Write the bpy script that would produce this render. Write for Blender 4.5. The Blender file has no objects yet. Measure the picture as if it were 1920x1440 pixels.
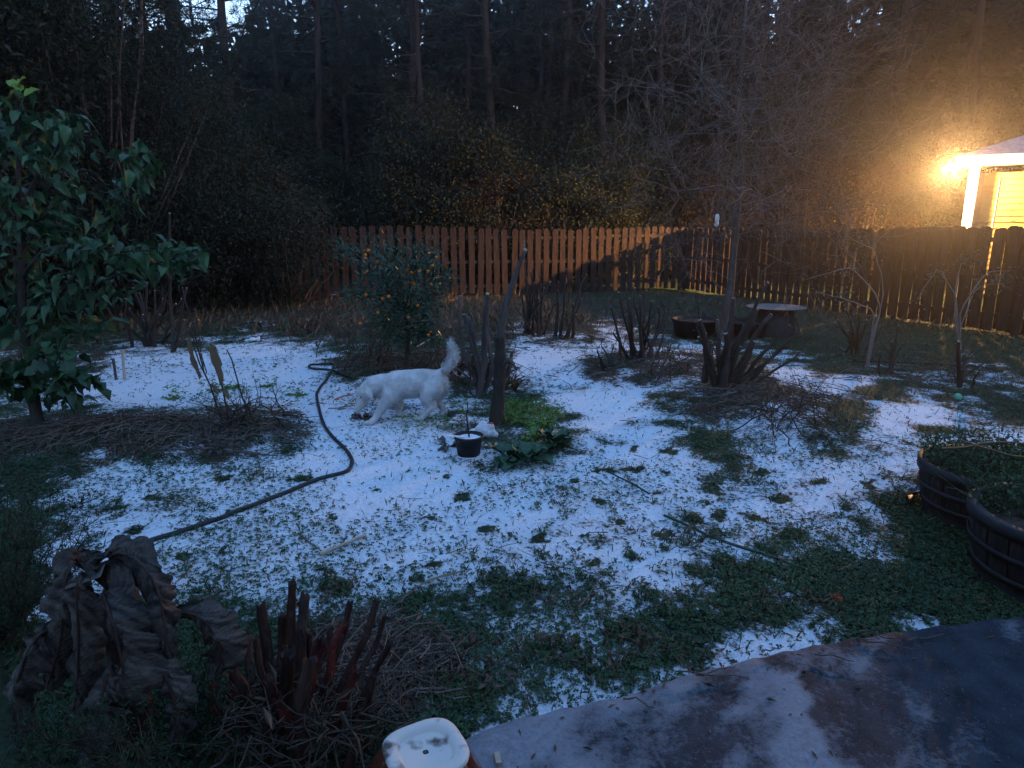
import bpy, math, random
import numpy as np
from mathutils import Vector

random.seed(7)
rng = np.random.default_rng(11)
sc = bpy.context.scene
col = sc.collection
PI = math.pi

# ------------------------------------------------------------------ camera
F, CX, CY, CH = 1250.0, 960.0, 720.0, 1.83
PITCH = math.atan(290.0 / F)
SP, CP = math.sin(PITCH), math.cos(PITCH)
cam_d = bpy.data.cameras.new("camera")
cam_d.sensor_width = 36.0
cam_d.lens = 36.0 * F / 1920.0
cam_d.clip_start = 0.05
cam_d.clip_end = 600.0
cam = bpy.data.objects.new("camera", cam_d)
cam.location = (0, 0, CH)
cam.rotation_euler = (PI / 2 - PITCH, 0, 0)
col.objects.link(cam)
sc.camera = cam

# ------------------------------------------------------------------ world, light, exposure
world = bpy.data.worlds.new("World")
sc.world = world
world.use_nodes = True
wn = world.node_tree
sky = wn.nodes.new("ShaderNodeTexSky")
sky.sky_type = 'NISHITA'
sky.sun_disc = False
sky.sun_elevation = math.radians(0.0)
sky.sun_rotation = math.radians(180.0)
sky.air_density = 1.0
sky.dust_density = 0.3
sky.ozone_density = 2.5
bg = wn.nodes["Background"]
wn.links.new(sky.outputs[0], bg.inputs[0])
bg.inputs[1].default_value = 0.15
sun_d = bpy.data.lights.new("dusk_sun", 'SUN')
sun_d.energy = 0.0005
sun_d.angle = math.radians(20)
sun_d.color = (0.75, 0.82, 1.0)
sun = bpy.data.objects.new("dusk_sun", sun_d)
sun.rotation_euler = (math.radians(55), 0, math.radians(20))
sun.location = (0, -5, 20)
col.objects.link(sun)
sc.view_settings.view_transform = 'Standard'
sc.view_settings.look = 'None'
sc.view_settings.gamma = 1.0
sc.view_settings.exposure = 4.72
sc.render.engine = 'CYCLES'
sc.cycles.use_denoising = True
sc.cycles.max_bounces = 6
sc.cycles.diffuse_bounces = 3
sc.cycles.volume_bounces = 0
sc.cycles.transparent_max_bounces = 8
sc.cycles.caustics_reflective = False
sc.cycles.caustics_refractive = False
sc.cycles.sample_clamp_indirect = 6.0
LAMP_W = 760.0
HAZE = 0.0023


# ------------------------------------------------------------------ photo geometry helpers (points on the real ground)
def ray(px, py):
    r, u = px - CX, CY - py
    return np.array([r, F * CP + u * SP, -F * SP + u * CP])


def W(px, py, Y):
    """the point of the plane y = Y seen at that place of the photograph"""
    d = ray(px, py)
    t = Y / d[1]
    return np.array([d[0] * t, Y, CH + d[2] * t])


def G0(px, py, z=0.0):
    d = ray(px, py)
    t = (z - CH) / d[2]
    return np.array([d[0] * t, d[1] * t, z])


def to_px(x, y, z=0.0):
    dx, dy, dz = x, y, z - CH
    a = dy * CP - dz * SP
    b = dy * SP + dz * CP
    a = np.maximum(a, 0.2)
    return CX + F * dx / a, CY - F * b / a


R0 = random.uniform

# ------------------------------------------------------------------ noise
_tab = rng.random((256, 256))


def vnoise(x, y):
    x = np.asarray(x, float); y = np.asarray(y, float)
    xi = np.floor(x).astype(int); yi = np.floor(y).astype(int)
    fx = x - xi; fy = y - yi
    fx = fx * fx * (3 - 2 * fx); fy = fy * fy * (3 - 2 * fy)
    a = _tab[xi & 255, yi & 255]; b = _tab[(xi + 1) & 255, yi & 255]
    c = _tab[xi & 255, (yi + 1) & 255]; d = _tab[(xi + 1) & 255, (yi + 1) & 255]
    return (a * (1 - fx) + b * fx) * (1 - fy) + (c * (1 - fx) + d * fx) * fy


def fbm(x, y, o=4):
    s = 0; a = 0.5; t = 0
    for i in range(o):
        s = s + a * vnoise(x * 2 ** i + 17.3 * i, y * 2 ** i + 5.1 * i); t += a; a *= 0.5
    return s / t


# ------------------------------------------------------------------ snow cover of the yard, 40 px cells from y = 560
ROWS = [
 # x: 0         400        800       1200      1600
 "000000000000000000000000000000000000000000000000",  # 580
 "000000000004200000000001511153222100001000000000",  # 620
 "222225555677777521111223787644445543211111111100",  # 660
 "224448888888888511111222888111222113881122233333",  # 700
 "466668888888889995555553355888442222258851133222",  # 740
 "444444444433339999664444224777733222222248884332",  # 780
 "000000000111113899998643333456663224553255433344",  # 820
 "000000011233348999998743334666666433665433443322",  # 860
 "335555666666688888888877776666666445557777442211",  # 900
 "225555666666888888888877777778877777777664221111",  # 940
 "225577778888888888888877777776665577766411110000",  # 980
 "226668888888888888888877777555664466653355220000",  # 1020
 "225566668888888888888877766556663322222233111111",  # 1060
 "335555577777776677666654554455545553322233111111",  # 1100
 "335555555566666665555444456633444442222223311111",  # 1140
 "222222222244444435533333556633111144554444665511",  # 1180
 "000000000000000000335544222233222558888777552222",  # 1220
 "000000000000000000044666442244778888855555555555",  # 1260
 "000000000000000000022244788888777774444444444444",  # 1300
 "000000000000000000011557788888555555555555555555",  # 1340
 "000000000000000000022688777777777777777777777777",  # 1380
 "000000000000000000123678777766665456676212222221",  # 1420
]
MAP = np.array([[int(c) for c in r[:48].ljust(48, r[-1])] for r in ROWS], float) / 9.0

# bare spots trodden or melted into the snow (photo x, y, half width, half height)
SPOTS = [(622,972,14,6),(500,968,9,5),(870,935,16,9),(910,995,22,7),(1015,1015,15,9),(755,1015,6,4),(605,1072,9,5),
 (810,1065,24,8),(630,1108,34,20),(345,1055,24,7),(418,1040,9,9),(375,1115,16,6),(455,958,10,5),(805,975,12,5),(420,905,20,5),
 (1360,1045,18,9),(1410,970,20,6),(1240,1000,18,7),(1300,968,20,10),(1350,960,18,9),(1430,968,12,5),(1462,932,20,9),(1430,885,16,6),
 (1250,888,14,5),(1340,905,9,4),(1390,962,15,6),(1630,908,16,5),(1655,895,10,4),(1485,1000,30,10),(1165,975,9,5),(1120,940,7,4),
 (1190,845,14,6),(1080,900,12,6),(1255,845,25,6),(1135,885,22,6),(960,925,8,4),(700,925,8,4),(560,905,26,6),(290,942,16,6),
 (540,1020,9,4),(450,1010,8,4),(250,1000,18,9),(870,1150,14,5),(1180,1045,14,7),(1080,1030,8,5),(1110,1060,14,8),(1230,925,9,4),
 (1185,885,22,4),(1320,940,10,4),(1540,900,12,5),(1590,950,12,6),(840,895,10,4),(760,880,9,4),(640,840,8,3),(700,860,8,4)]


def cover(x, y, bare=.72):
    px, py = to_px(x, y)
    wx = (fbm(x * 1.7, y * 1.7) - 0.5) * 60 + (fbm(x * 6, y * 6 + 9) - 0.5) * 34
    wy = (fbm(x * 1.7 + 40, y * 1.7) - 0.5) * 34 + (fbm(x * 6 + 7, y * 6) - 0.5) * 18
    k = np.clip((py - 560) / 500, 0.15, 1.0)
    qx = (px + wx * k - 20) / 40.0
    qy = (py + wy * k - 580) / 40.0
    out = (qx < -3) | (qx > 50) | (qy > 23)
    qx = np.clip(qx, 0, 46.999); qy = np.clip(qy, 0, len(ROWS) - 1.001)
    xi = qx.astype(int); yi = qy.astype(int); fx = qx - xi; fy = qy - yi
    m = (MAP[yi, xi] * (1 - fx) + MAP[yi, xi + 1] * fx) * (1 - fy) + (MAP[yi + 1, xi] * (1 - fx) + MAP[yi + 1, xi + 1] * fx) * fy
    m = m * .92 + .07 + (fbm(x * 3.4 + 9, y * 3.4, 3) - .5) * 1.15 * np.clip(m * 6, 0, 1) * np.clip((.93 - m) * 3.2, 0, 1)
    m = np.where(out, np.clip(fbm(x * .8, y * .8) * 1.6 - .35, 0, .8), m)
    pjx = px + (fbm(x * 14, y * 14) - .5) * 34
    pjy = py + (fbm(x * 14 + 3, y * 14 + 8) - .5) * 18
    for (sx, sy, rx, ry) in SPOTS:
        d = ((pjx - sx) / rx) ** 2 + ((pjy - sy) / ry) ** 2
        m = m - bare * np.clip(1.25 - d, 0, 1)
    return np.clip(m, 0, 1)


# brown litter / mulch areas (photo x, y, half width, half height, strength)
BROWN = [(180,845,330,50,1.),(480,800,120,45,.8),(600,590,420,40,1.),(1000,600,240,50,1.),(1230,705,190,42,1.),(1440,765,170,45,1.),
 (1500,850,120,30,.5),(900,1240,240,45,1.),(1150,1220,140,40,1.),(1060,1130,90,26,.8),(640,1110,50,26,1.),(760,700,160,40,1.),
 (970,1310,80,30,.9),(1050,1210,200,30,.7),(1320,1230,120,30,.7),(1480,1130,70,24,.7),(1560,1060,120,20,.4),(90,680,200,40,1.),(1700,720,220,40,.6),
 (1370,600,300,40,.5),(650,1250,150,120,1.),(880,790,130,45,.5),(1380,1060,60,25,.5),(680,770,60,25,.9),(1180,640,80,18,.8),(1300,1010,60,20,.3)]


def brown(x, y):
    px, py = to_px(x, y)
    m = np.zeros_like(px)
    n = fbm(x * 3, y * 3)
    for (sx, sy, rx, ry, s) in BROWN:
        d = ((px - sx) / rx) ** 2 + ((py - sy) / ry) ** 2
        m = np.maximum(m, s * np.clip(1.5 - d - (n - .5) * 1.6, 0, 1))
    return np.clip(m + (fbm(x * 5, y * 5 + 3) - .62) * 2.0, 0, 1)


MOUNDS = []
for (a, b, r, h) in [(120,835,1.3,.10),(330,830,1.1,.09),(500,810,.6,.06),(760,700,1.1,.10),(1000,610,1.3,.08),(1200,690,1.2,.09),
                     (1350,725,1.1,.09),(1450,770,.9,.07),(1540,800,.8,.04),(880,800,.8,.05),(1000,835,.6,.04),(1650,720,1.4,.06)]:
    p = G0(a, b); MOUNDS.append((p[0], p[1], r, h))


def H(x, y):
    x = np.asarray(x, float); y = np.asarray(y, float)
    z = (fbm(x * .5, y * .5, 3) - .5) * .10 + (fbm(x * 3, y * 3, 3) - .5) * .035
    for (mx, my, r, h) in MOUNDS:
        z = z + h * np.exp(-((x - mx) ** 2 + ((y - my) * 1.3) ** 2) / r ** 2)
    pe = patio_d(x, y)
    k = np.clip((pe + .1) / .5, 0, 1)
    return z * k - .03 * (1 - k)


# patio outline on the ground: front edge as seen, closed behind the camera
PEDGE = [G0(a, b) for a, b in [(870,1400),(930,1368),(1000,1352),(1080,1333),(1190,1310),(1240,1290),(1290,1273),(1420,1243),(1500,1225),(1600,1206),(1700,1191),(1780,1180),(1920,1163),(2300,1125)]]
PEDGE = [(-.55, -2.5, 0), (-.3, 1.0, 0)] + [tuple(p) for p in PEDGE] + [(9, 4.6, 0), (9, -2.5, 0)]
_pe = np.array(PEDGE)[:, :2]


def patio_d(x, y):
    """signed distance to the patio outline, negative inside"""
    x = np.asarray(x, float); y = np.asarray(y, float)
    d = np.full(x.shape, 1e9); ins = np.zeros(x.shape, bool)
    n = len(_pe)
    for i in range(n):
        ax, ay = _pe[i]; bx, by = _pe[(i + 1) % n]
        vx, vy = bx - ax, by - ay
        t = np.clip(((x - ax) * vx + (y - ay) * vy) / (vx * vx + vy * vy), 0, 1)
        d = np.minimum(d, np.hypot(x - ax - t * vx, y - ay - t * vy))
        if ay != by:
            c = ((ay > y) != (by > y)) & (x < vx * (y - ay) / (by - ay) + ax)
            ins ^= c
    return np.where(ins, -d, d)


def G(px, py):
    p = G0(px, py)
    for _ in range(3):
        p = G0(px, py, float(H(p[0], p[1])))
    return p


# ------------------------------------------------------------------ mesh builder
class MB:
    def __init__(self):
        self.v = []; self.f = []; self.a = []; self.n = 0

    def add(self, V, Fs, var=None):
        V = np.asarray(V, float).reshape(-1, 3)
        Fs = np.asarray(Fs, int)
        self.v.append(V); self.f.append(Fs + self.n)
        if var is None: var = 0.5
        self.a.append(np.broadcast_to(np.asarray(var, float), (len(V),)).copy())
        self.n += len(V)

    def box(self, c, s, rot=None, var=None):
        c = np.array(c, float); s = np.array(s, float) / 2
        V = np.array([[i, j, k] for i in (-1, 1) for j in (-1, 1) for k in (-1, 1)]) * s
        if rot is not None: V = V @ np.array(rot).T
        self.add(V + c, [[0, 1, 3, 2], [4, 6, 7, 5], [0, 4, 5, 1], [2, 3, 7, 6], [0, 2, 6, 4], [1, 5, 7, 3]], var)

    def tube(self, P, R, n=6, var=None, cap=True):
        P = np.asarray(P, float); R = np.broadcast_to(np.asarray(R, float), (len(P),))
        T = np.gradient(P, axis=0); T /= (np.linalg.norm(T, axis=1, keepdims=True) + 1e-9)
        ref = np.array([0, 0, 1.]) if abs(T[:, 2]).mean() < .8 else np.array([1., 0, 0])
        A = np.cross(T, ref); A /= (np.linalg.norm(A, axis=1, keepdims=True) + 1e-9)
        B = np.cross(T, A)
        an = np.arange(n) * 2 * PI / n
        V = (P[:, None] + R[:, None, None] * (A[:, None] * np.cos(an)[None, :, None] + B[:, None] * np.sin(an)[None, :, None])).reshape(-1, 3)
        i = np.arange(len(P) - 1)[:, None]; j = np.arange(n)[None]
        a = i * n + j; b = i * n + (j + 1) % n
        Fq = np.stack([a, b, b + n, a + n], -1).reshape(-1, 4)
        self.add(V, Fq, var)
        if cap:
            for e, s in ((0, 0), (len(P) - 1, (len(P) - 1) * n)):
                c = self.n
                self.v.append(P[e:e + 1]); self.a.append(np.array([.5 if var is None else float(np.mean(var))])); self.n += 1
                base = c - len(V) if e == 0 else c - len(V) - 1
                self.f.append(np.array([[base + s + k, base + s + (k + 1) % n, c] for k in range(n)]))

    def sphere(self, c, r, nu=12, nv=8, sc_=(1, 1, 1), var=None):
        th = np.linspace(0, PI, nv + 1); ph = np.arange(nu) * 2 * PI / nu
        V = np.stack([np.sin(th)[:, None] * np.cos(ph), np.sin(th)[:, None] * np.sin(ph), np.cos(th)[:, None] * np.ones(nu)], -1).reshape(-1, 3)
        V = V * r * np.array(sc_) + np.array(c)
        i = np.arange(nv)[:, None]; j = np.arange(nu)[None]
        a = i * nu + j; b = i * nu + (j + 1) % nu
        self.add(V, np.stack([a, b, b + nu, a + nu], -1).reshape(-1, 4), var)

    def lathe(self, prof, n=32, c=(0, 0, 0), var=None, sq=None):
        prof = np.array(prof, float); ph = np.arange(n) * 2 * PI / n
        rr = np.ones(n)
        if sq: rr = 1.0 / (np.abs(np.cos(ph)) ** sq + np.abs(np.sin(ph)) ** sq) ** (1 / sq)
        V = np.stack([prof[:, :1] * np.cos(ph) * rr, prof[:, :1] * np.sin(ph) * rr, prof[:, 1:] * np.ones(n)], -1).reshape(-1, 3) + np.array(c)
        i = np.arange(len(prof) - 1)[:, None]; j = np.arange(n)[None]
        a = i * n + j; b = i * n + (j + 1) % n
        self.add(V, np.stack([a, b, b + n, a + n], -1).reshape(-1, 4), var)

    def grid(self, P, var=None):
        """P: (m, n, 3)"""
        m, n = P.shape[:2]
        i = np.arange(m - 1)[:, None]; j = np.arange(n - 1)[None]
        a = i * n + j
        self.add(P.reshape(-1, 3), np.stack([a, a + 1, a + n + 1, a + n], -1).reshape(-1, 4), None if var is None else var)

    def leaves(self, C, D, N, L, Wd, var, fold=.25, droop=.2):
        """diamond leaves: C base points, D directions, N normals"""
        C = np.asarray(C, float); m = len(C)
        D = D / (np.linalg.norm(D, axis=1, keepdims=True) + 1e-9)
        S = np.cross(D, N); S /= (np.linalg.norm(S, axis=1, keepdims=True) + 1e-9)
        U = np.cross(S, D)
        L = np.broadcast_to(L, (m,))[:, None]; Wd = np.broadcast_to(Wd, (m,))[:, None]
        v0 = C; v2 = C + D * L - U * L * droop
        mid = C + D * L * .45
        v1 = mid + S * Wd * .5 + U * Wd * fold; v3 = mid - S * Wd * .5 + U * Wd * fold
        V = np.stack([v0, v1, v2, v3], 1).reshape(-1, 3)
        k = np.arange(m)[:, None] * 4
        Ft = np.concatenate([k + [[0, 1, 2]], k + [[0, 2, 3]]], 0)
        self.add(V, Ft, np.repeat(np.broadcast_to(var, (m,)), 4))

    def mesh(self, name, mat, smooth=True):
        V = np.concatenate(self.v).astype(np.float32)
        me = bpy.data.meshes.new(name)
        me.vertices.add(len(V)); me.vertices.foreach_set("co", V.ravel())
        loops = np.concatenate([f.ravel() for f in self.f]).astype(np.int32)
        lens = np.concatenate([np.full(len(f), f.shape[1]) for f in self.f]).astype(np.int32)
        st = np.concatenate([[0], np.cumsum(lens)[:-1]]).astype(np.int32)
        me.loops.add(len(loops)); me.loops.foreach_set("vertex_index", loops)
        me.polygons.add(len(lens)); me.polygons.foreach_set("loop_start", st)
        me.polygons.foreach_set("use_smooth", np.full(len(lens), smooth, bool))
        me.update(calc_edges=True)
        at = me.attributes.new("var", 'FLOAT', 'POINT')
        at.data.foreach_set("value", np.concatenate(self.a).astype(np.float32))
        me.materials.append(mat)
        return me

    def build(self, name, mat, parent=None, smooth=True, **kw):
        return link(name, self.mesh(name, mat, smooth), parent, **kw)


def link(name, me, parent=None, loc=None, rot=None, label=None, cat=None, group=None, kind=None, scale=None):
    o = bpy.data.objects.new(name, me); col.objects.link(o)
    if parent is not None: o.parent = parent
    if loc is not None: o.location = tuple(float(q) for q in loc)
    if rot is not None: o.rotation_euler = rot
    if scale is not None: o.scale = scale
    if label: o['label'] = label
    if cat: o['category'] = cat
    if group: o['group'] = group
    if kind: o['kind'] = kind
    return o


def thing(name, label, cat, loc=(0, 0, 0), group=None, rot=None):
    return link(name, None, None, loc, rot, label, cat, group)


def basis(z_):
    pass


# ------------------------------------------------------------------ materials
def mat(name):
    m = bpy.data.materials.new(name); m.use_nodes = True
    b = m.node_tree.nodes["Principled BSDF"]
    return m, m.node_tree, b


def simple(name, c1, c2, scale=8, rough=.8, bump=.2, bscale=40, stretch=None, spec=.3, metal=0, usevar=False, transl=0):
    m, t, b = mat(name)
    L = t.links.new; N = t.nodes.new
    tc = N("ShaderNodeTexCoord"); mp = N("ShaderNodeMapping")
    L(tc.outputs['Object'], mp.inputs[0])
    if stretch: mp.inputs['Scale'].default_value = stretch
    no = N("ShaderNodeTexNoise"); no.inputs['Scale'].default_value = scale; no.inputs['Detail'].default_value = 6
    no.inputs['Roughness'].default_value = .65
    L(mp.outputs[0], no.inputs[0])
    mix = N("ShaderNodeMix"); mix.data_type = 'RGBA'
    mix.inputs[6].default_value = (*c1, 1); mix.inputs[7].default_value = (*c2, 1)
    ramp = N("ShaderNodeMapRange"); ramp.inputs[1].default_value = .35; ramp.inputs[2].default_value = .65
    fac = no.outputs[0]
    if usevar:
        at = N("ShaderNodeAttribute"); at.attribute_name = "var"
        ma = N("ShaderNodeMath"); ma.operation = 'MULTIPLY_ADD'; ma.inputs[1].default_value = .35
        L(no.outputs[0], ma.inputs[0])
        mb2 = N("ShaderNodeMath"); mb2.operation = 'MULTIPLY_ADD'; mb2.inputs[1].default_value = .65; mb2.inputs[2].default_value = 0
        L(at.outputs['Fac'], mb2.inputs[0]); L(mb2.outputs[0], ma.inputs[2])
        fac = ma.outputs[0]
        ramp.inputs[1].default_value = .15; ramp.inputs[2].default_value = .85
    L(fac, ramp.inputs[0]); L(ramp.outputs[0], mix.inputs[0])
    L(mix.outputs[2], b.inputs['Base Color'])
    b.inputs['Roughness'].default_value = rough
    b.inputs['Specular IOR Level'].default_value = spec
    b.inputs['Metallic'].default_value = metal
    if bump:
        n2 = N("ShaderNodeTexNoise"); n2.inputs['Scale'].default_value = bscale; n2.inputs['Detail'].default_value = 5
        L(mp.outputs[0], n2.inputs[0])
        bp = N("ShaderNodeBump"); bp.inputs['Strength'].default_value = bump; bp.inputs['Distance'].default_value = .02
        L(n2.outputs[0], bp.inputs['Height']); L(bp.outputs[0], b.inputs['Normal'])
    if transl:
        tr = N("ShaderNodeBsdfTranslucent"); L(mix.outputs[2], tr.inputs[0])
        ms = N("ShaderNodeMixShader"); ms.inputs[0].default_value = transl
        out = t.nodes["Material Output"]
        L(b.outputs[0], ms.inputs[1]); L(tr.outputs[0], ms.inputs[2]); L(ms.outputs[0], out.inputs[0])
    return m


M_leaf_left = simple("left_tree_leaf", (.016, .05, .02), (.07, .155, .055), 3, .45, .1, usevar=True, transl=.2, spec=.4)
M_leaf_yel = simple("young_leaf", (.16, .26, .03), (.22, .32, .05), 3, .5, .1, usevar=True, transl=.25)
M_bark_wood = simple("pine_bark", (.010, .008, .007), (.035, .027, .022), 6, .9, .6, 20, (1, 1, .2))
M_bark = simple("bark_grey", (.035, .029, .024), (.12, .10, .085), 6, .9, .8, 30, (1, 1, .25))
M_bark_dk = simple("bark_dark", (.02, .016, .013), (.06, .045, .036), 6, .9, .9, 26, (1, 1, .2))
M_bark_cut = simple("cut_wood", (.35, .28, .2), (.5, .42, .32), 20, .8, .2)
M_twig = simple("twig", (.04, .028, .021), (.19, .14, .11), 12, .85, .3, usevar=True)
M_twig_gr = simple("grey_twig", (.12, .10, .085), (.30, .26, .22), 12, .85, .2, usevar=True)
M_twig_bare = simple("bare_twig", (.05, .042, .036), (.20, .165, .14), 12, .85, 0, usevar=True)
M_stem_b = simple("withered_leaf", (.04, .024, .018), (.17, .105, .075), 6, .8, .1, usevar=True)
M_pine = simple("pine_needles", (.006, .012, .006), (.016, .026, .012), 2, .7, 0, usevar=True)
M_ever = simple("evergreen_leaf", (.007, .013, .007), (.028, .036, .016), 2, .55, 0, usevar=True)
M_rust = simple("russet_leaf", (.022, .012, .008), (.065, .036, .02), 2, .6, 0, usevar=True)
M_citrus = simple("citrus_leaf", (.016, .045, .024), (.055, .12, .065), 3, .35, 0, usevar=True, spec=.6)
M_orange = simple("orange_peel", (.50, .11, .012), (.70, .22, .02), 26, .45, .1, 200)
M_fence = simple("fence_wood", (.014, .009, .0075), (.064, .036, .027), 4, .85, .5, 30, (6, 6, .6))
M_clover = simple("clover_leaf", (.018, .042, .018), (.065, .125, .05), 2, .6, 0, usevar=True, transl=.1)
M_lime = simple("lime_leaf", (.05, .12, .02), (.17, .30, .06), 3, .5, 0, usevar=True, transl=.2)
M_grass = simple("green_grass", (.02, .036, .014), (.07, .095, .035), 2, .6, 0, usevar=True)
M_dry = simple("dry_grass", (.06, .035, .02), (.22, .145, .08), 2, .7, 0, usevar=True)
M_litter = simple("leaf_litter", (.03, .018, .012), (.20, .125, .08), 3, .8, .1, usevar=True)
M_collard = simple("collard_leaf", (.018, .055, .028), (.045, .12, .05), 5, .5, .2, 60, spec=.4)
M_white = simple("white_paint", (.72, .72, .70), (.8, .8, .78), 3, .6, .05)
M_banana = simple("dead_banana_leaf", (.008, .006, .005), (.145, .12, .097), 7, .6, .5, 40, (1, 1, 1), usevar=True)
M_stalk = simple("banana_stalk", (.016, .009, .007), (.085, .042, .03), 5, .6, .6, 30, (3, 3, .5))
M_stalk_red = simple("raw_red_stalk", (.02, .011, .009), (.17, .028, .018), 11, .45, .4, 25)
M_hose = simple("hose_rubber", (.015, .017, .02), (.03, .032, .035), 10, .45, .1)
M_hose_g = simple("green_hose", (.015, .05, .03), (.03, .08, .05), 10, .45, .1)
M_tub = simple("black_plastic", (.012, .012, .014), (.03, .03, .032), 6, .6, .2, 30)
M_stave = simple("weathered_tub", (.010, .009, .009), (.035, .031, .028), 6, .75, .5, 30, (4, 4, .5))
M_soil = simple("soil", (.025, .018, .012), (.07, .05, .035), 14, .95, .9, 40)
M_snow = simple("snow", (.78, .80, .83), (.86, .87, .9), 6, .7, .5, 60)
M_fur = simple("white_fur", (.50, .49, .47), (.72, .72, .70), 7, .9, .5, 90)
M_fur_warm = simple("cream_fur", (.60, .55, .48), (.74, .70, .64), 9, .9, .5, 90)
M_black = simple("wet_black", (.01, .01, .01), (.02, .02, .02), 10, .25, 0, spec=.6)
M_plush = simple("plush", (.55, .55, .55), (.82, .82, .84), 14, .9, .8, 60)
M_red = simple("red_cloth", (.45, .06, .03), (.6, .12, .05), 10, .7, .1)
M_stem_g = simple("brown_stem", (.025, .018, .013), (.09, .065, .045), 14, .7, .2)
M_glaze = simple("brown_glaze", (.07, .018, .010), (.13, .035, .018), 5, .12, .05, spec=.8)
M_glaze.node_tree.nodes["Principled BSDF"].inputs['Coat Weight'].default_value = .6
M_siding = simple("siding", (.26, .19, .06), (.33, .25, .09), 3, .7, .1)
M_trim = simple("brown_trim", (.16, .11, .07), (.2, .14, .09), 4, .7, .1)
M_shingle = simple("roof_shingle", (.22, .21, .23), (.36, .35, .38), 9, .9, .4, 30)
M_metal = simple("dull_metal", (.12, .11, .10), (.2, .19, .17), 10, .45, .1, metal=.6)
M_stone = simple("pale_stone", (.14, .13, .12), (.24, .22, .2), 10, .7, .3)
M_ball = simple("green_ball", (.12, .40, .22), (.18, .5, .3), 10, .6, .1)
M_fern = simple("fern_leaf", (.012, .032, .015), (.03, .065, .028), 2, .6, 0, usevar=True)


def ceramic():
    m, t, b = mat("raw_ceramic")
    L = t.links.new; N = t.nodes.new
    tc = N("ShaderNodeTexCoord"); no = N("ShaderNodeTexNoise"); no.inputs['Scale'].default_value = 14; no.inputs['Detail'].default_value = 8
    L(tc.outputs['Object'], no.inputs[0])
    r = N("ShaderNodeValToRGB"); r.color_ramp.elements[0].position = .34; r.color_ramp.elements[0].color = (.10, .075, .06, 1)
    r.color_ramp.elements[1].position = .46; r.color_ramp.elements[1].color = (.66, .60, .53, 1)
    L(no.outputs[0], r.inputs[0]); L(r.outputs[0], b.inputs['Base Color']); b.inputs['Roughness'].default_value = .7
    return m


M_ceramic = ceramic()


def ground_material(kind):
    m, t, b = mat(kind)
    L = t.links.new; N = t.nodes.new

    def math_(op, a, c=None, d=None):
        n = N("ShaderNodeMath"); n.operation = op
        for i, q in enumerate((a, c, d)):
            if q is None: continue
            if isinstance(q, (int, float)): n.inputs[i].default_value = q
            else: L(q, n.inputs[i])
        return n.outputs[0]

    geo = N("ShaderNodeNewGeometry")

    def noise(scale, detail=5, rough=.6, dist=0):
        n = N("ShaderNodeTexNoise"); n.inputs['Scale'].default_value = scale; n.inputs['Detail'].default_value = detail
        n.inputs['Roughness'].default_value = rough; n.inputs['Distortion'].default_value = dist
        L(geo.outputs['Position'], n.inputs[0]); return n.outputs[0]

    def mixc(f, a, c):
        n = N("ShaderNodeMix"); n.data_type = 'RGBA'
        if isinstance(f, float): n.inputs[0].default_value = f
        else: L(f, n.inputs[0])
        for i, q in ((6, a), (7, c)):
            if isinstance(q, tuple): n.inputs[i].default_value = (*q, 1)
            else: L(q, n.inputs[i])
        return n.outputs[2]

    def rng_(v, a, c, o0=0., o1=1.):
        n = N("ShaderNodeMapRange"); n.inputs[1].default_value = a; n.inputs[2].default_value = c
        n.inputs[3].default_value = o0; n.inputs[4].default_value = o1
        L(v, n.inputs[0]); return n.outputs[0]

    cov = N("ShaderNodeAttribute"); cov.attribute_name = "cover"
    brn = N("ShaderNodeAttribute"); brn.attribute_name = "brown"
    n1 = noise(34, 6, .7); n2 = noise(7, 4, .6); n3 = noise(120, 3, .6); n4 = noise(2.2, 4)
    if kind == "yard_ground":
        th = math_('ADD', math_('MULTIPLY', n1, .72), math_('MULTIPLY', n2, .38))
        th = math_('ADD', th, math_('MULTIPLY', n3, .14))      # about .3 .. .95
        s = math_('ADD', math_('MULTIPLY', cov.outputs['Fac'], .95), .03)
        sn = rng_(math_('SUBTRACT', s, rng_(th, .39, .86)), -.09, .15)
        sn = math_('MULTIPLY', sn, rng_(n1, .30, .52, .74, 1.0))
        green = mixc(rng_(n1, .35, .65), (.012, .022, .009), (.03, .05, .02))
        soil = mixc(rng_(n1, .3, .7), (.02, .014, .010), (.085, .06, .042))
        base = mixc(brn.outputs['Fac'], green, soil)
        snow = mixc(rng_(n3, .3, .7), (.70, .76, .80), (.80, .85, .89))
        rough = .85
    else:
        th = math_('ADD', math_('MULTIPLY', n1, .5), math_('MULTIPLY', n4, .55))
        th = math_('ADD', th, math_('MULTIPLY', n3, .15))
        s = cov.outputs['Fac']
        sn = rng_(math_('SUBTRACT', s, rng_(th, .38, .80)), -.18, .30)
        base = mixc(rng_(n2, .3, .7), (.014, .017, .022), (.040, .047, .058))
        sp = rng_(n3, .62, .72)
        base = mixc(sp, base, (.14, .135, .13))
        snow = mixc(rng_(n1, .3, .7), (.14, .15, .17), (.27, .285, .31))
        rough = .72
    L(mixc(sn, base, snow), b.inputs['Base Color'])
    b.inputs['Roughness'].default_value = rough
    b.inputs['Specular IOR Level'].default_value = .25 if kind == 'yard_ground' else .12
    hgt = math_('ADD', math_('MULTIPLY', sn, .6), math_('MULTIPLY', n1, .8))
    hgt = math_('ADD', hgt, math_('MULTIPLY', n3, .3))
    bp = N("ShaderNodeBump"); bp.inputs['Strength'].default_value = .7 if kind == "yard_ground" else .35
    bp.inputs['Distance'].default_value = .020
    L(hgt, bp.inputs['Height']); L(bp.outputs[0], b.inputs['Normal'])
    return m


def emis(name, c, s):
    m, t, b = mat(name)
    b.inputs['Emission Color'].default_value = (*c, 1); b.inputs['Emission Strength'].default_value = s
    b.inputs['Base Color'].default_value = (.8, .8, .8, 1)
    return m


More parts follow.
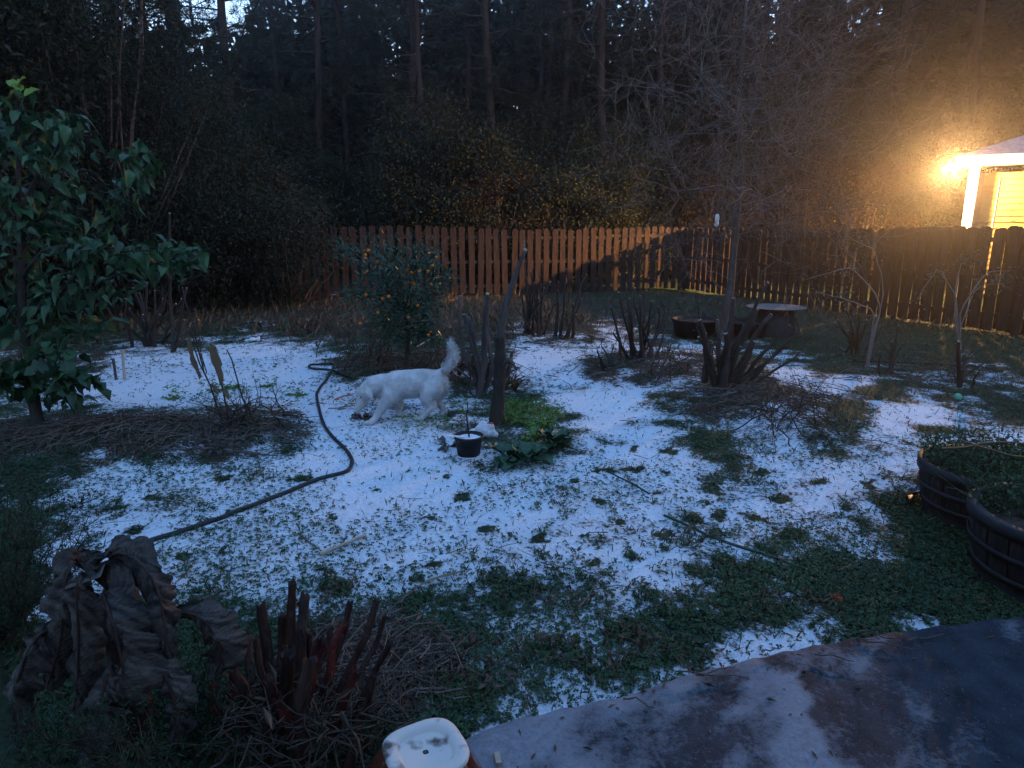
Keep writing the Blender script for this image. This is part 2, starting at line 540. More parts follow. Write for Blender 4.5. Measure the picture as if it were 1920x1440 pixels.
# ================================================================== GROUND
def axis(lo, hi, fine_lo, fine_hi, step, growth=1.06):
    a = list(np.arange(fine_lo, fine_hi, step))
    s = step; x = a[-1]
    while x < hi: s *= growth; x += s; a.append(x)
    s = step; x = a[0]; pre = []
    while x > lo: s *= growth; x -= s; pre.append(x)
    return np.array(pre[::-1] + a)


def add_attr(me, name, vals):
    at = me.attributes.new(name, 'FLOAT', 'POINT'); at.data.foreach_set("value", vals.astype(np.float32))


ys = [-12.0]
s = .8
while ys[-1] < 1.2: ys.append(ys[-1] + s); s = max(.05, s * .86)
while ys[-1] < 130:
    y = ys[-1]; ys.append(y + min(4.0, max(.022, y * .0095) * (1.0 if y < 24 else 3)))
ys = np.array(ys)
xs = axis(-130, 130, -4.2, 4.2, .03, 1.018)
X, Y = np.meshgrid(xs, ys)
Z = H(X, Y)
gb = MB(); gb.grid(np.stack([X, Y, Z], -1))
M_ground = ground_material("yard_ground")
go = gb.build("ground", M_ground, kind='structure')
go['label'] = "snow dusted backyard ground with bare grass and mulch patches"
add_attr(go.data, "cover", cover(X, Y).ravel())
add_attr(go.data, "brown", brown(X, Y).ravel())
print("ground", len(X.ravel()))

# patio: a slab with a real edge
pb = MB()
pn = len(_pe)
px_ = np.arange(-.7, 9.05, .05); py_ = np.arange(-2.55, 4.8, .05)
PX, PY = np.meshgrid(px_, py_)
D = patio_d(PX, PY)
idx = np.arange(PX.size).reshape(PX.shape)
cell_in = (D[:-1, :-1] < .03) & (D[1:, :-1] < .03) & (D[:-1, 1:] < .03) & (D[1:, 1:] < .03)
# pull the outer vertices onto the outline
gx, gy = np.gradient(D, .05)
gl = np.hypot(gx, gy) + 1e-6
push = np.where((D > -.035), D, 0)
PX2 = PX - push * gy / gl; PY2 = PY - push * gx / gl
V = np.stack([PX2, PY2, np.full_like(PX2, .03) - .012 * np.clip(1 + D / .03, 0, 1)], -1).reshape(-1, 3)
q = np.stack([idx[:-1, :-1], idx[:-1, 1:], idx[1:, 1:], idx[1:, :-1]], -1)[cell_in]
used = np.unique(q); remap = -np.ones(PX.size, int); remap[used] = np.arange(len(used))
pb.add(V[used], remap[q])
# skirt
ed = {}
for f in remap[q]:
    for a, b_ in ((f[0], f[1]), (f[1], f[2]), (f[2], f[3]), (f[3], f[0])):
        k = (min(a, b_), max(a, b_)); ed.setdefault(k, []).append((a, b_))
Vu = V[used]
sk = [e[0] for e in ed.values() if len(e) == 1]
sv = []; sf = []
for a, b_ in sk:
    k = len(sv); lo = np.array([0, 0, -.12])
    sv += [Vu[a], Vu[b_], Vu[b_] + lo, Vu[a] + lo]; sf.append([k, k + 3, k + 2, k + 1])
pb.add(np.array(sv), np.array(sf))
M_patio = ground_material("patio_concrete")
po = pb.build("patio", M_patio, kind='structure')
po['label'] = "curved concrete patio slab thinly frosted with snow"
pv = np.concatenate(pb.v)


def patio_cover(x, y):
    px, py = to_px(x, y, .03)
    n = (fbm(x * 5, y * 5) - .5)
    py = py + 0.0
    ex = np.interp(py + n * 20, [1180, 1240, 1262, 1300, 1322, 1340, 1372, 1440, 1700], [1400, 1440, 1482, 1505, 1522, 1496, 1532, 1578, 1700]) + n * 14 + (fbm(x * 16, y * 16) - .5) * 26
    d = ex - px
    u = fbm((x + y) * 1.6, (x - y) * 6.0)           # wind drawn streaks
    c = np.where(d > 0, .84 - .42 * np.clip((d - 90) / 60, 0, 1) + .36 * np.clip((d - 230) / 120, 0, 1) + (u - .5) * 1.5, .26 + (u - .5) * 1.3)
    return np.clip(c, 0, 1)


add_attr(po.data, "cover", patio_cover(pv[:, 0], pv[:, 1]))
add_attr(po.data, "brown", np.zeros(len(pv)))


# ------------------------------------------------------------------ ground cover scatter
def scatter(n, rmin=2.0, rmax=26.0, spread=.86):
    """random ground points, denser near the camera like everything seen from there"""
    t = rng.random(n)
    r = 1.0 / (1.0 / rmax + t ** 1.0 * (1.0 / rmin - 1.0 / rmax))
    y = r
    x = (rng.random(n) * 2 - 1) * spread * y
    return x, y


def ground_leaf_layer(name, n, matl, prob, label, size=(.012, .026), up=(.005, .03), trefoil=True, aspect=.85, tilt=.5):
    x, y = scatter(n)
    keep = rng.random(n) < prob(x, y)
    keep &= patio_d(x, y) > .02
    x = x[keep]; y = y[keep]; z = H(x, y)
    m = len(x)
    grow = np.clip(y / 7.0, .85, 2.2)
    L = (size[0] + rng.random(m) * (size[1] - size[0])) * grow
    hgt = (up[0] + rng.random(m) * (up[1] - up[0])) * grow
    C = np.stack([x, y, z + hgt], -1)
    b = MB()
    k = 3 if trefoil else 1
    a0 = rng.random(m) * 2 * PI
    var = np.clip(rng.normal(.45, .22, m) + (fbm(x * 2, y * 2) - .5) * .7, 0, 1)
    N0 = np.stack([rng.normal(0, tilt, m), rng.normal(0, tilt, m) - .15, np.ones(m)], -1)
    for i in range(k):
        a = a0 + i * 2 * PI / 3 + rng.normal(0, .2, m)
        Dr = np.stack([np.cos(a), np.sin(a), rng.normal(.0, tilt * .6, m)], -1)
        b.leaves(C, Dr, N0, L, L * aspect, var, .12, .15)
    print(name, m)
    return b.build(name, matl, kind='stuff', smooth=False, label=label)


def patch(sx, sy, rx, ry, x, y):
    px, py = to_px(x, y)
    return np.clip(1.3 - ((px - sx) / rx) ** 2 - ((py - sy) / ry) ** 2, 0, 1)


def rough_cov(x, y):
    c = cover(x, y, .34)
    n = fbm(x * 22, y * 22, 3) * .6 + fbm(x * 6, y * 6, 3) * .4
    return np.clip((c - .03) * 1.0 + (.5 - n) * 2.0, 0, 1)


def p_clover(x, y):
    c = rough_cov(x, y); b = brown(x, y)
    p = np.clip((.56 - c) * 1.35, 0, 1) * (1 - .96 * b) + .015 + .16 * np.clip((fbm(x * 1.1 + 3, y * 1.1, 3) - .42) * 5, 0, 1) + .02 * b
    return p * np.clip((18.5 - y) / 6, 0, 1)


ground_leaf_layer("ground_cover", 430000, M_clover, p_clover, "low clover and weeds poking through thin snow", size=(.009, .021))
LIME = [(985,780,70,26),(1010,800,40,18),(960,765,30,14),(800,800,70,16),(870,770,40,14),(420,735,70,12),(330,742,28,8),(500,722,26,10),(555,735,24,8),(410,770,30,8)]


def p_lime(x, y):
    p = 0
    for q_ in LIME[:3]: p = np.maximum(p, patch(*q_, x, y) * .95)
    for q_ in LIME[3:]: p = np.maximum(p, patch(*q_, x, y) * .2)
    return p


ground_leaf_layer("bright_green_weeds", 300000, M_lime, p_lime, "bright green leafy weeds at the foot of the dead trunk",
                  size=(.018, .035), up=(.01, .10), tilt=.7)


def blades(name, n, matl, prob, label, hl=(.03, .08), lean=.5, rmax=24, w=.004, wd=None):
    x, y = scatter(n, rmax=rmax)
    keep = (rng.random(n) < prob(x, y)) & (patio_d(x, y) > .03)
    x = x[keep]; y = y[keep]; z = H(x, y); m = len(x)
    g = np.clip(y / 6.0, .8, 2.5)
    L = (hl[0] + rng.random(m) * (hl[1] - hl[0])) * np.clip(y / 8, .9, 1.3)
    a = rng.random(m) * 2 * PI
    ln = rng.random(m) * lean
    Dr = np.stack([np.cos(a) * ln, np.sin(a) * ln, np.ones(m) * (1.05 - np.minimum(ln, 1))], -1)
    N0 = np.stack([np.cos(a + 1.5), np.sin(a + 1.5), np.zeros(m) + .3], -1)
    b = MB()
    b.leaves(np.stack([x, y, z - .005], -1), Dr, N0, L, w * g * (.7 + rng.random(m) * .8), np.clip(rng.normal(.5, .25, m), 0, 1), .1, .3)
    print(name, m)
    return b.build(name, matl, kind='stuff', smooth=False, label=label)


def p_grass(x, y):
    c = rough_cov(x, y); b = brown(x, y)
    return (np.clip((.50 - c) * 1.5, 0, 1) * (1 - .6 * b) + .03) * np.where(y > 19, .5, 1)


blades("grass", 160000, M_grass, p_grass, "short green grass between the snow patches", (.025, .07), .85)


def p_dry(x, y):
    px, py = to_px(x, y)
    strip = np.clip(1.4 - ((py - 585) / 45) ** 2, 0, 1) * np.clip((1120 - px) / 60, 0, 1) * np.clip((px - 150) / 100, 0, 1)
    strip2 = np.clip(1.4 - ((py - 585) / 35) ** 2, 0, 1) * .35
    return np.clip(np.maximum(strip, strip2) * (fbm(x * 1.5, y * 1.5) - .1) * 1.2, 0, 1)


blades("dead_grass", 260000, M_dry, p_dry, "tan dead grass standing along the foot of the fence", (.05, .20), .9, 22, .0032)
EDGE = [(1400,1000,0,0)]


def p_tuft(x, y):
    c = rough_cov(x, y); b = brown(x, y)
    return b * .65 * np.clip((.75 - c) * 2, 0, 1) + .004


blades("thatch", 170000, M_dry, p_tuft, "brown thatch and straw lying on the bare patches", (.03, .09), 1.1, 20, .004)


# twigs and mulch: real little sticks
def litter_layer(name, n, label, prob, L0=(.05, .42), r=(.0015, .005), matl=M_twig, rmin=2.2):
    x, y = scatter(n, rmin=rmin, rmax=20)
    keep = (rng.random(n) < prob(x, y)) & (patio_d(x, y) > .05)
    x = x[keep]; y = y[keep]; m = len(x)
    a = rng.random(m) * PI; L = L0[0] + rng.random(m) ** 2 * (L0[1] - L0[0])
    dx = np.cos(a) * L / 2; dy = np.sin(a) * L / 2
    z0 = H(x - dx, y - dy) + .006 + rng.random(m) * .05; z1 = H(x + dx, y + dy) + .006 + rng.random(m) * .05
    P0 = np.stack([x - dx, y - dy, z0], -1); P1 = np.stack([x + dx, y + dy, z1], -1)
    mid = (P0 + P1) / 2 + rng.normal(0, .06, (m, 3)) * L[:, None]; mid[:, 2] += .004
    rr = (r[0] + rng.random(m) * (r[1] - r[0])) * np.clip(y / 5, .8, 2)
    T = P1 - P0; T /= np.linalg.norm(T, axis=1, keepdims=True)
    A = np.cross(T, [0, 0, 1.]); B = np.cross(T, A)
    V = []
    for P, k in ((P0, 1.), (mid, .9), (P1, .5)):
        for an in (0, 2.1, 4.2):
            V.append(P + (A * math.cos(an) + B * math.sin(an)) * (rr * k)[:, None])
    V = np.stack(V, 1)
    base = np.arange(m)[:, None] * 9
    fs = []
    for s_ in (0, 3):
        for j in range(3):
            fs.append(base + np.array([[s_ + j, s_ + (j + 1) % 3, s_ + 3 + (j + 1) % 3, s_ + 3 + j]]))
    b = MB(); b.add(V.reshape(-1, 3), np.concatenate(fs, 0), np.repeat(rng.random(m), 9))
    print(name, m)
    return b.build(name, matl, kind='stuff', smooth=False, label=label)


TW = [(200,835,340,42,1.),(480,815,110,38,.9),(760,690,120,35,.9),(1220,700,180,35,.7),(1430,760,170,42,.9),(880,690,70,30,.9),(1500,815,100,25,.4),(1700,710,170,22,.5),(680,765,50,22,.6),(1000,640,120,20,.5),(250,640,160,20,.6),(600,635,200,14,.5),(700,1250,160,90,.5)]


def p_tw(x, y):
    p = 0 * x
    for q_ in TW: p = np.maximum(p, patch(*q_[:4], x, y) * q_[4])
    return p * .45 + .002


litter_layer("twig_litter", 120000, "fallen twigs and cut canes heaped as mulch", p_tw)
ground_leaf_layer("leaf_litter", 120000, M_litter, lambda x, y: np.clip(p_tw(x, y) * .9 + brown(x, y) * .12 * (rough_cov(x, y) < .6), 0, 1) ,
                  "brown fallen leaves among the twigs", size=(.02, .06), up=(.004, .05), trefoil=False, aspect=.45, tilt=.6)

# scraps on the patio
x = rng.uniform(.0, 4.0, 1500); y = rng.uniform(1.4, 3.4, 1500); d_ = patio_d(x, y)
kp = (d_ < -.01) & (rng.random(1500) < np.exp(d_ * 3.0) * .9 + .05); x = x[kp]; y = y[kp]; m = len(x)
b = MB(); a_ = rng.random(m) * 6.28
b.leaves(np.stack([x, y, np.full(m, .034)], -1), np.stack([np.cos(a_), np.sin(a_), rng.random(m) * .15], -1), np.stack([rng.normal(0, .3, m), rng.normal(0, .3, m), np.ones(m)], -1), .008 + rng.random(m) ** 3 * .05, .005 + rng.random(m) * .006, rng.random(m))
b.build("patio_scraps", M_litter, None, False, kind='stuff', label="small leaf scraps and grit scattered on the patio")
for k in range(9):
    cx_ = R0(.35, 2.6); ex_ = np.interp(cx_, _pe[3:14, 0], _pe[3:14, 1]) - R0(-.02, .10); a_ = R0(-.5, .8); L_ = R0(.1, .35)
    b = MB(); b.tube(np.array([[cx_ + t_ * L_ * math.cos(a_), ex_ + t_ * L_ * math.sin(a_), .045 + rng.random() * .006] for t_ in np.linspace(0, 1, 6)]) + rng.normal(0, .004, (6, 3)), np.linspace(.004, .002, 6), 5)
    b.build("edge_twig", M_twig, None, label="thin dark twig lying along the patio edge", cat="twig", group="twigs along the patio edge")

# ================================================================== FENCES
FA = np.array([-3.34, 18.2]); FC = np.array([5.3, 20.85]); FR = np.array([8.1, 13.75])
dB = (FC - FA) / np.linalg.norm(FC - FA)
dR = (FR - FC) / np.linalg.norm(FR - FC)
FH = 1.83


def picket_mesh(name, seed):
    r = random.Random(seed); b = MB()
    w, t = .14, .018; bow = (r.random() - .5) * .02; tw = (r.random() - .5) * .012
    pts = []
    n = 7; hs = np.linspace(0, 1, n) * (FH - .04)
    rows = []
    for i, h in enumerate(hs):
        o = bow * math.sin(PI * h / FH) + tw * h
        rows.append([(-w / 2 + o, h), (w / 2 + o, h)])
    outline = [p[0] for p in rows] + [(-w / 2 + .035 + tw * FH, FH), (w / 2 - .035 + tw * FH, FH)] + [p[1] for p in rows[::-1]]
    m = len(outline)
    V = [(x, -t / 2, z) for x, z in outline] + [(x, t / 2, z) for x, z in outline]
    b.add(V, [[i, (i + 1) % m, (i + 1) % m + m, i + m] for i in range(m)])
    # faces as strips
    L = list(range(m // 2)); R_ = list(range(m - 1, m // 2 - 1, -1))
    fr = [[L[i], L[i + 1], R_[i + 1], R_[i]] for i in range(m // 2 - 1)]
    b.f.append(np.array(fr)); b.f.append(np.array([[q_ + m for q_ in f[::-1]] for f in fr]))
    return b.mesh(name, M_fence, False)


PM = [picket_mesh("picket", s_) for s_ in range(7)]


def fence(name, label, P0, d, u0, u1, zoff=0.0):
    """P0 + d*u ; side n = towards the yard"""
    ang = math.atan2(d[1], d[0])
    root = thing(name, label, "fence", (P0[0], P0[1], 0), rot=(0, 0, ang))
    pitch = .245
    u = u0; i = 0
    sgn = -1 if name == "wooden_fence" else 1
    while u < u1:
        for side in ((0,) if name == "wooden_fence" else (0, 1)):
            uu = u + (pitch / 2 if side else 0)
            me = PM[random.randrange(7)]
            yy = (-.047 if side == 0 else .064) * (-1 if name == "wooden_fence" else 1)
            wx = P0[0] + d[0] * uu; wy = P0[1] + d[1] * uu
            zz = (.04 if name == 'wooden_fence' else .015) + .035 * math.sin(uu * .8 + 1) + random.uniform(-.026, .022) + zoff
            if P0[0] + d[0] * uu < -1 and name == "wooden_fence": zz += .01
            link("picket", me, root, (uu, yy, zz), (random.gauss(0, .008), random.gauss(0, .009), PI if random.random() < .5 else 0), scale=(1.15 if side == 0 else 1.34 + .05 * random.random(), 1, 1))
        u += pitch; i += 1
    b = MB()
    for h in (.28, .95, 1.62):
        rb = MB(); k = u0
        P = []
        while k < u1:
            e = min(k + 2.44, u1)
            rb.box(((k + e) / 2, -.006 if name == 'wooden_fence' else .006, h + .03 * math.sin((k + e) / 2 * .8 + 1)), (e - k - .004, .085, .085)); k = e
        rb.build("rail", M_bark_dk, root, False)
    k = u0
    while k < u1:
        pb_ = MB(); pb_.box((k, 0.0, .86), (.088, .069, 1.74)); pb_.build("post", M_fence, root, False); k += 2.44


nB = np.array([-dB[1], dB[0]])
fence("wooden_fence", "brown wooden picket fence across the back of the yard, lit orange towards its right end", FC, -dB * 1.0, .12, 21.0)
fence("side_fence", "dark wooden side fence on the right with light leaking between its boards", FC, dR, 0.06, 17.5)

# ================================================================== NEIGHBOUR HOUSE AND LAMP
LP = W(1785, 315, 18.3)
hr = thing("house", "neighbour's tan house corner with pale hip roof, glowing beyond the side fence", "house", (0, 0, 0))
c0 = W(1822, 425, 18.8); c0 = np.array([c0[0], c0[1], 0])
hd = np.array([.80, -.60]); hn = np.array([-.60, -.80])   # along the wall, and outwards to us


def hp(u, o, z): return np.array([c0[0] + hd[0] * u + hn[0] * o, c0[1] + hd[1] * u + hn[1] * o, z])


RZ = [[hd[0], -hn[0] * -1, 0], [hd[1], hn[1], 0], [0, 0, 1]]
RZ = np.array([[hd[0], hn[0], 0], [hd[1], hn[1], 0], [0, 0, 1]])
EZ = 3.46
for k in range(20):
    b = MB(); z = .1 + k * .16
    V = [hp(0, .0, z + .16), hp(7, .0, z + .16), hp(7, .03, z), hp(0, .03, z), hp(0, -.05, z), hp(7, -.05, z), hp(0, -.05, z + .16), hp(7, -.05, z + .16)]
    b.add(V, [[0, 1, 2, 3], [3, 2, 5, 4], [6, 0, 3, 4], [1, 7, 5, 2]]); b.build("siding_board", M_siding, hr, False)
b = MB(); b.box(hp(3.5, -3.06, 1.65), (7, 6, 3.3), RZ); b.build("wall", M_siding, hr, False)
for u in (.06, 1.42, 2.9):
    b = MB(); b.box(hp(u, .05, 1.7), (.12, .04, 3.2), RZ); b.build("trim_board", M_trim, hr, False)
b = MB(); b.box(hp(3.3, .62, EZ + .12), (7.6, .04, .24), RZ); b.build("fascia", M_white, hr, False)
b = MB(); b.box(hp(3.3, .28, EZ + .03), (7.6, .64, .03), RZ); b.build("soffit", M_white, hr, False)
b = MB(); b.box(hp(-.52, -3., EZ + .12), (.04, 7.2, .24), RZ); b.build("fascia", M_white, hr, False)
b = MB(); b.box(hp(-.10, .40, 1.73), (.22, .22, 3.44), RZ); b.build("porch_post", M_white, hr, False)
for k in range(22):   # courses of shingles
    o0 = .68 - k * .18; z0 = EZ + .25 + k * .075; ul = -.58 + k * .18
    b = MB()
    V = [hp(ul, o0, z0), hp(7.2, o0, z0), hp(7.2, o0 - .2, z0 + .075), hp(ul + .2, o0 - .2, z0 + .075),
         hp(ul, o0, z0 - .014), hp(7.2, o0, z0 - .014)]
    b.add(V, [[0, 1, 2, 3], [4, 5, 1, 0]])
    V2 = [hp(ul, o0, z0), hp(ul + .2, o0 - .2, z0 + .075), hp(ul + .2, -6 - .68 + k * .18, z0 + .075), hp(ul, -6.5 + k * .18, z0)]
    b.add(V2, [[0, 1, 2, 3]])
    b.build("shingle_course", M_shingle, hr, False)

pole = MB(); pa = W(1877, 333, 17.0); pole.tube([[pa[0] - .05, pa[1], 0], pa], .022, 8)
pole.build("pole", M_metal, None, label="thin dark pole standing upright before the neighbour's tan wall", cat="pole")

lampo = thing("wall_lamp", "blazing warm floodlight under the eave corner of the neighbour's house", "lamp", tuple(LP))
b = MB(); b.lathe([(0, 0), (.06, 0), (.06, .03), (0, .03)], 16, (0, .13, .10)); b.tube([(0, .13, .11), (0, .06, .08), (0, 0, .03)], .015, 8)
b.build("bracket", M_metal, lampo)
M_bulb = emis("bulb", (1., .56, .22), 160.0)
for sx in (-.11, .11):
    b = MB(); b.tube([(sx, 0.10, .06), (sx, .04, .02)], [.035, .075], 14); b.build("lamp_shade", M_metal, lampo)
    b = MB(); b.sphere((sx, .01, .0), .07); b.build("bulb", M_bulb, lampo)
ld = bpy.data.lights.new("lamp_light", 'SPOT'); ld.spot_size = math.radians(70); ld.spot_blend = 1.0; ld.energy = LAMP_W; ld.color = (1.0, .50, .17); ld.shadow_soft_size = .07
lo = bpy.data.objects.new("lamp_light", ld); lo.location = (0, -.10, -.02); lo.rotation_euler = Vector((-.90, .42, -.36)).to_track_quat('-Z', 'Y').to_euler(); lo.parent = lampo; col.objects.link(lo)
ld2 = bpy.data.lights.new("lamp_glow", 'POINT'); ld2.energy = 112.0; ld2.color = ld.color; ld2.shadow_soft_size = .07
lo2 = bpy.data.objects.new("lamp_glow", ld2); lo2.location = (-.02, -.12, -.04); lo2.parent = lampo; col.objects.link(lo2)

# ================================================================== ADDED HOUSE, UNSEEN BEHIND THE CAMERA (shades the patio)
ho = thing("shade_house", "unseen single storey house added behind the viewer to shade the patio", "house", (0, -1.6, 0))
b = MB(); b.box((1, -4, 1.4), (22, 8, 2.9)); b.build("wall", M_siding, ho, False)
b = MB(); b.add([(-10.6, .55, 2.7), (12.6, .55, 2.7), (12.6, -4, 4.9), (-10.6, -4, 4.9), (-10.6, -8.5, 2.7), (12.6, -8.5, 2.7), (-10.6, .55, 2.62), (12.6, .55, 2.62), (12.6, -8.5, 2.62), (-10.6, -8.5, 2.62)],
      [[0, 1, 2, 3], [3, 2, 5, 4], [6, 7, 1, 0], [9, 8, 7, 6], [4, 5, 8, 9]]); b.build("roof", M_shingle, ho, False)

# ================================================================== WOODS
def wander(p0, p1, n, amp, r=random):
    p0 = np.array(p0, float); p1 = np.array(p1, float)
    t = np.linspace(0, 1, n)[:, None]
    P = p0 + (p1 - p0) * t
    w = np.cumsum(rng.normal(0, amp, (n, 3)), 0)
    w -= w[0] + (w[-1] - w[0]) * t
    return P + w


def pine_meshes(seed):
    r = np.random.default_rng(seed)
    tb = MB(); Ht = 21.0
    P = wander((0, 0, -.2), (r.normal(0, .4), r.normal(0, .4), Ht), 14, .06)
    tb.tube(P, np.linspace(.19, .05, 14), 9)
    fb = MB()
    def at(z): return np.array([np.interp(z, P[:, 2], P[:, 0]), np.interp(z, P[:, 2], P[:, 1]), z])
    C = []; Dn = []
    for k in range(60):
        z = 4.5 + (Ht - 4.5) * (k / 60) ** .9
        a = r.random() * 2 * PI; L = (2.9 * (1 - (z - 5) / 19) + .8) * (.5 + r.random() * .7) * (.45 if z < 8 else 1)
        o = at(z); e = o + np.array([math.cos(a) * L, math.sin(a) * L, r.normal(.1, .5)])
        Q = wander(o, e, 6, .05); Q[:, 2] += np.linspace(0, 1, 6) ** 2 * .3
        tb.tube(Q, np.linspace(.035, .008, 6), 4, cap=False)
        if r.random() < (.6 if z < 7 else .40): continue
        for j in range(9):
            c = Q[2 + r.integers(0, 4)] + r.normal(0, .28, 3)
            C.append(c); Dn.append(c - o)
            
    C = np.array(C); m = len(C)
    nn = 26
    CC = np.repeat(C, nn, 0) + r.normal(0, .05, (m * nn, 3))
    DD = r.normal(0, 1, (m * nn, 3)) + np.array([0, 0, .2])
    fb.leaves(CC, DD, r.normal(0, 1, (m * nn, 3)), .28, .022, np.repeat(r.random(m), nn), .1, .1)
    return tb.mesh("trunk", M_bark_wood), fb.mesh("crown", M_pine, False)


PV = [pine_meshes(100 + i) for i in range(5)]
spots = []
for (px, Yd, s_) in [(445,27,1.1),(590,29,1.),(655,34,.9),(765,30,1.05),(800,25,.8),(865,36,1.),(935,27,1.),(1000,40,1.),(1048,30,1.1),(1100,34,.95),(1130,28,1.05),
                     (1245,33,1.),(1450,30,1.),(1555,31,1.1),(1680,27,1.2),(1765,29,1.2),(1830,25,1.),(360,30,1.1),(300,33,1.1),(540,38,1.),(710,42,1.),(1360,38,1.),(1620,40,1.),(1900,33,1.1)]:
    p = W(px, 300, Yd); spots.append((p[0], Yd, s_))
for i in range(70):
    a = random.uniform(-1.25, 1.25); d = random.uniform(30, 62)
    x = math.sin(a) * d; y = math.cos(a) * d
    if y < 12 and abs(x) < 14: continue
    spots.append((x, y, random.uniform(.85, 1.25)))
for i in range(26):    # the woods close in on the left and right too
    sd = -1 if i % 3 else 1
    spots.append((sd * random.uniform(16, 32) - (2 if sd < 0 else 0) + (4 if sd > 0 else 0), random.uniform(2, 24), random.uniform(.9, 1.2)))
for i in range(46):
    a = random.uniform(1.5, 4.78); d = random.uniform(20, 40)
    spots.append((math.sin(a) * d, math.cos(a) * d - 4, random.uniform(.9, 1.2)))
for (x, y, s_) in spots:
    tr, cr = PV[random.randrange(5)]
    o = thing("pine_tree", "tall straight pine with a dark trunk in the woods behind the fence", "tree", (x, y, float(H(x, y)) - .1), "tall pines of the dark woods", (0, 0, random.random() * 6.28))
    o.scale = (s_, s_, s_)
    link("trunk", tr, o); link("crown", cr, o)


def bush_meshes(seed, h, w, nleaf, lsz, matl, lean=0):
    r = np.random.default_rng(seed)
    sb = MB(); lb = MB()
    ncl = 70
    tips = []
    for k in range(ncl):
        a = r.random() * 2 * PI; q_ = r.random() ** .6
        z = h * (.12 + .88 * r.random())
        rad = w * (math.sin(min(1, z / h * 1.05) * PI * .86) ** .6) * (.35 + .65 * q_)
        tips.append((math.cos(a) * rad, math.sin(a) * rad, z))
    for t in tips[::2]:
        Q = wander((r.normal(0, .1), r.normal(0, .1), -.1), t, 7, .05); sb.tube(Q, np.linspace(.035, .008, 7), 4, cap=False)
    T = np.array(tips)
    per = nleaf // ncl
    sz = r.random(ncl) * .35 + .25
    C = np.repeat(T, per, 0) + r.normal(0, 1, (ncl * per, 3)) * np.repeat(sz, per)[:, None] * np.array([1, 1, .7]) * w / 2.2
    C[:, 2] = np.maximum(C[:, 2], .05)
    m = len(C)
    Dn = r.normal(0, 1, (m, 3)) + (C - np.array([0, 0, h * .5])) * .4 + np.array([0, 0, -.3])
    N0 = r.normal(0, .6, (m, 3)) + np.array([0, 0, 1])
    lb.leaves(C, Dn, N0, lsz * (.6 + r.random(m) * .8), lsz * .5, np.clip(np.repeat(r.random(ncl), per) * .7 + r.random(m) * .3, 0, 1), .15, .2)
    return sb.mesh("stem", M_bark), lb.mesh("foliage", matl, False)


BV = [bush_meshes(1, 5.2, 1.9, 15000, .12, M_ever), bush_meshes(2, 3.6, 1.7, 12000, .10, M_ever), bush_meshes(3, 6.5, 2.1, 16000, .13, M_ever),
      bush_meshes(4, 3.2, 1.5, 7000, .08, M_rust), bush_meshes(5, 2.4, 1.3, 6000, .07, M_ever)]


BV.append(bush_meshes(9, 6.5, 2.1, 26000, .07, M_pine))


def fence_y(x): return FA[1] + (x - FA[0]) * dB[1] / dB[0]


def bush(px, Yd, v, s_, label, group=None):
    p = W(px, 500, Yd)
    tr, cr = BV[v]
    o = thing("evergreen_shrub" if v != 3 else "russet_shrub", label, "shrub", (p[0], Yd, float(H(p[0], Yd)) - .05), group, (0, 0, random.random() * 6.28))
    o.scale = (s_, s_, s_ * random.uniform(.9, 1.1)); link("stem", tr, o); link("foliage", cr, o)


for a in [(880, 22.2, 0, 1.0, "tall dense evergreen shrub rising highest behind the middle of the back fence"),
          (790, 21.6, 1, 1.0, "round dark green shrub behind the fence just above the orange tree"),
          (930, 21.8, 3, 1.05, "russet leaved shrub behind the fence beside the tall evergreen shrub"),
          (1050, 22.8, 1, 1.15, "green shrub behind the fence between the dead trunk and the bare tree"),
          (1180, 23.6, 4, 1.1, "low shrub touching the back fence top near the lit corner"),
          (530, 19.8, 4, 1.25, "pale green shrub at the left end of the visible back fence"),
          (460, 20.5, 1, 1.1, "dark bushy shrub left of the back fence's end"),
          (985, 21.7, 4, .9, "small twiggy shrub peeping over the back fence above the dead trunk")]:
    bush(*a)
SH = "dark understory shrub massed among the pines behind the fence"; SG = "dark understory shrubs in the woods"
for i in range(58):
    x = random.uniform(-26, 24); y = fence_y(x) + random.uniform(3.5, 15)
    v = random.choice([0, 2, 2, 0, 1]); tr, cr = BV[v]
    s_ = random.uniform(.72, 1.1)
    o = thing("understory_shrub", SH, "shrub", (x, y, -.05), SG, (0, 0, random.random() * 6.28)); o.scale = (s_, s_, s_)
    link("stem", tr, o); link("foliage", cr, o)
for i in range(12):
    x = random.uniform(-17, -8.5); y = random.uniform(9, fence_y(x) + 1)
    tr, cr = BV[random.choice([0, 2])]; s_ = random.uniform(.9, 1.2)
    o = thing("understory_shrub", "black leafy shrub in the deep shade left of the yard", "shrub", (x - 1.0, y, -.05), "black shrubs left of the yard", (0, 0, random.random() * 6.28)); o.scale = (s_, s_, s_)
    link("stem", tr, o); link("foliage", cr, o)
for (px, Yd, v, s_, lab) in [(535, 16.4, 4, 1.15, "dim green shrub overlapping the left end of the lit fence boards"), (455, 16.0, 1, .8, "dark shrub before the blackened stretch of back fence, left of centre"),
                            (380, 15.4, 1, .85, "dark shrub before the back fence just right of the leafy tree's long bough"), (300, 15.0, 4, 1.3, "dark low shrub behind the dark cane thicket on the left")]:
    bush(px, Yd, v, s_, lab)
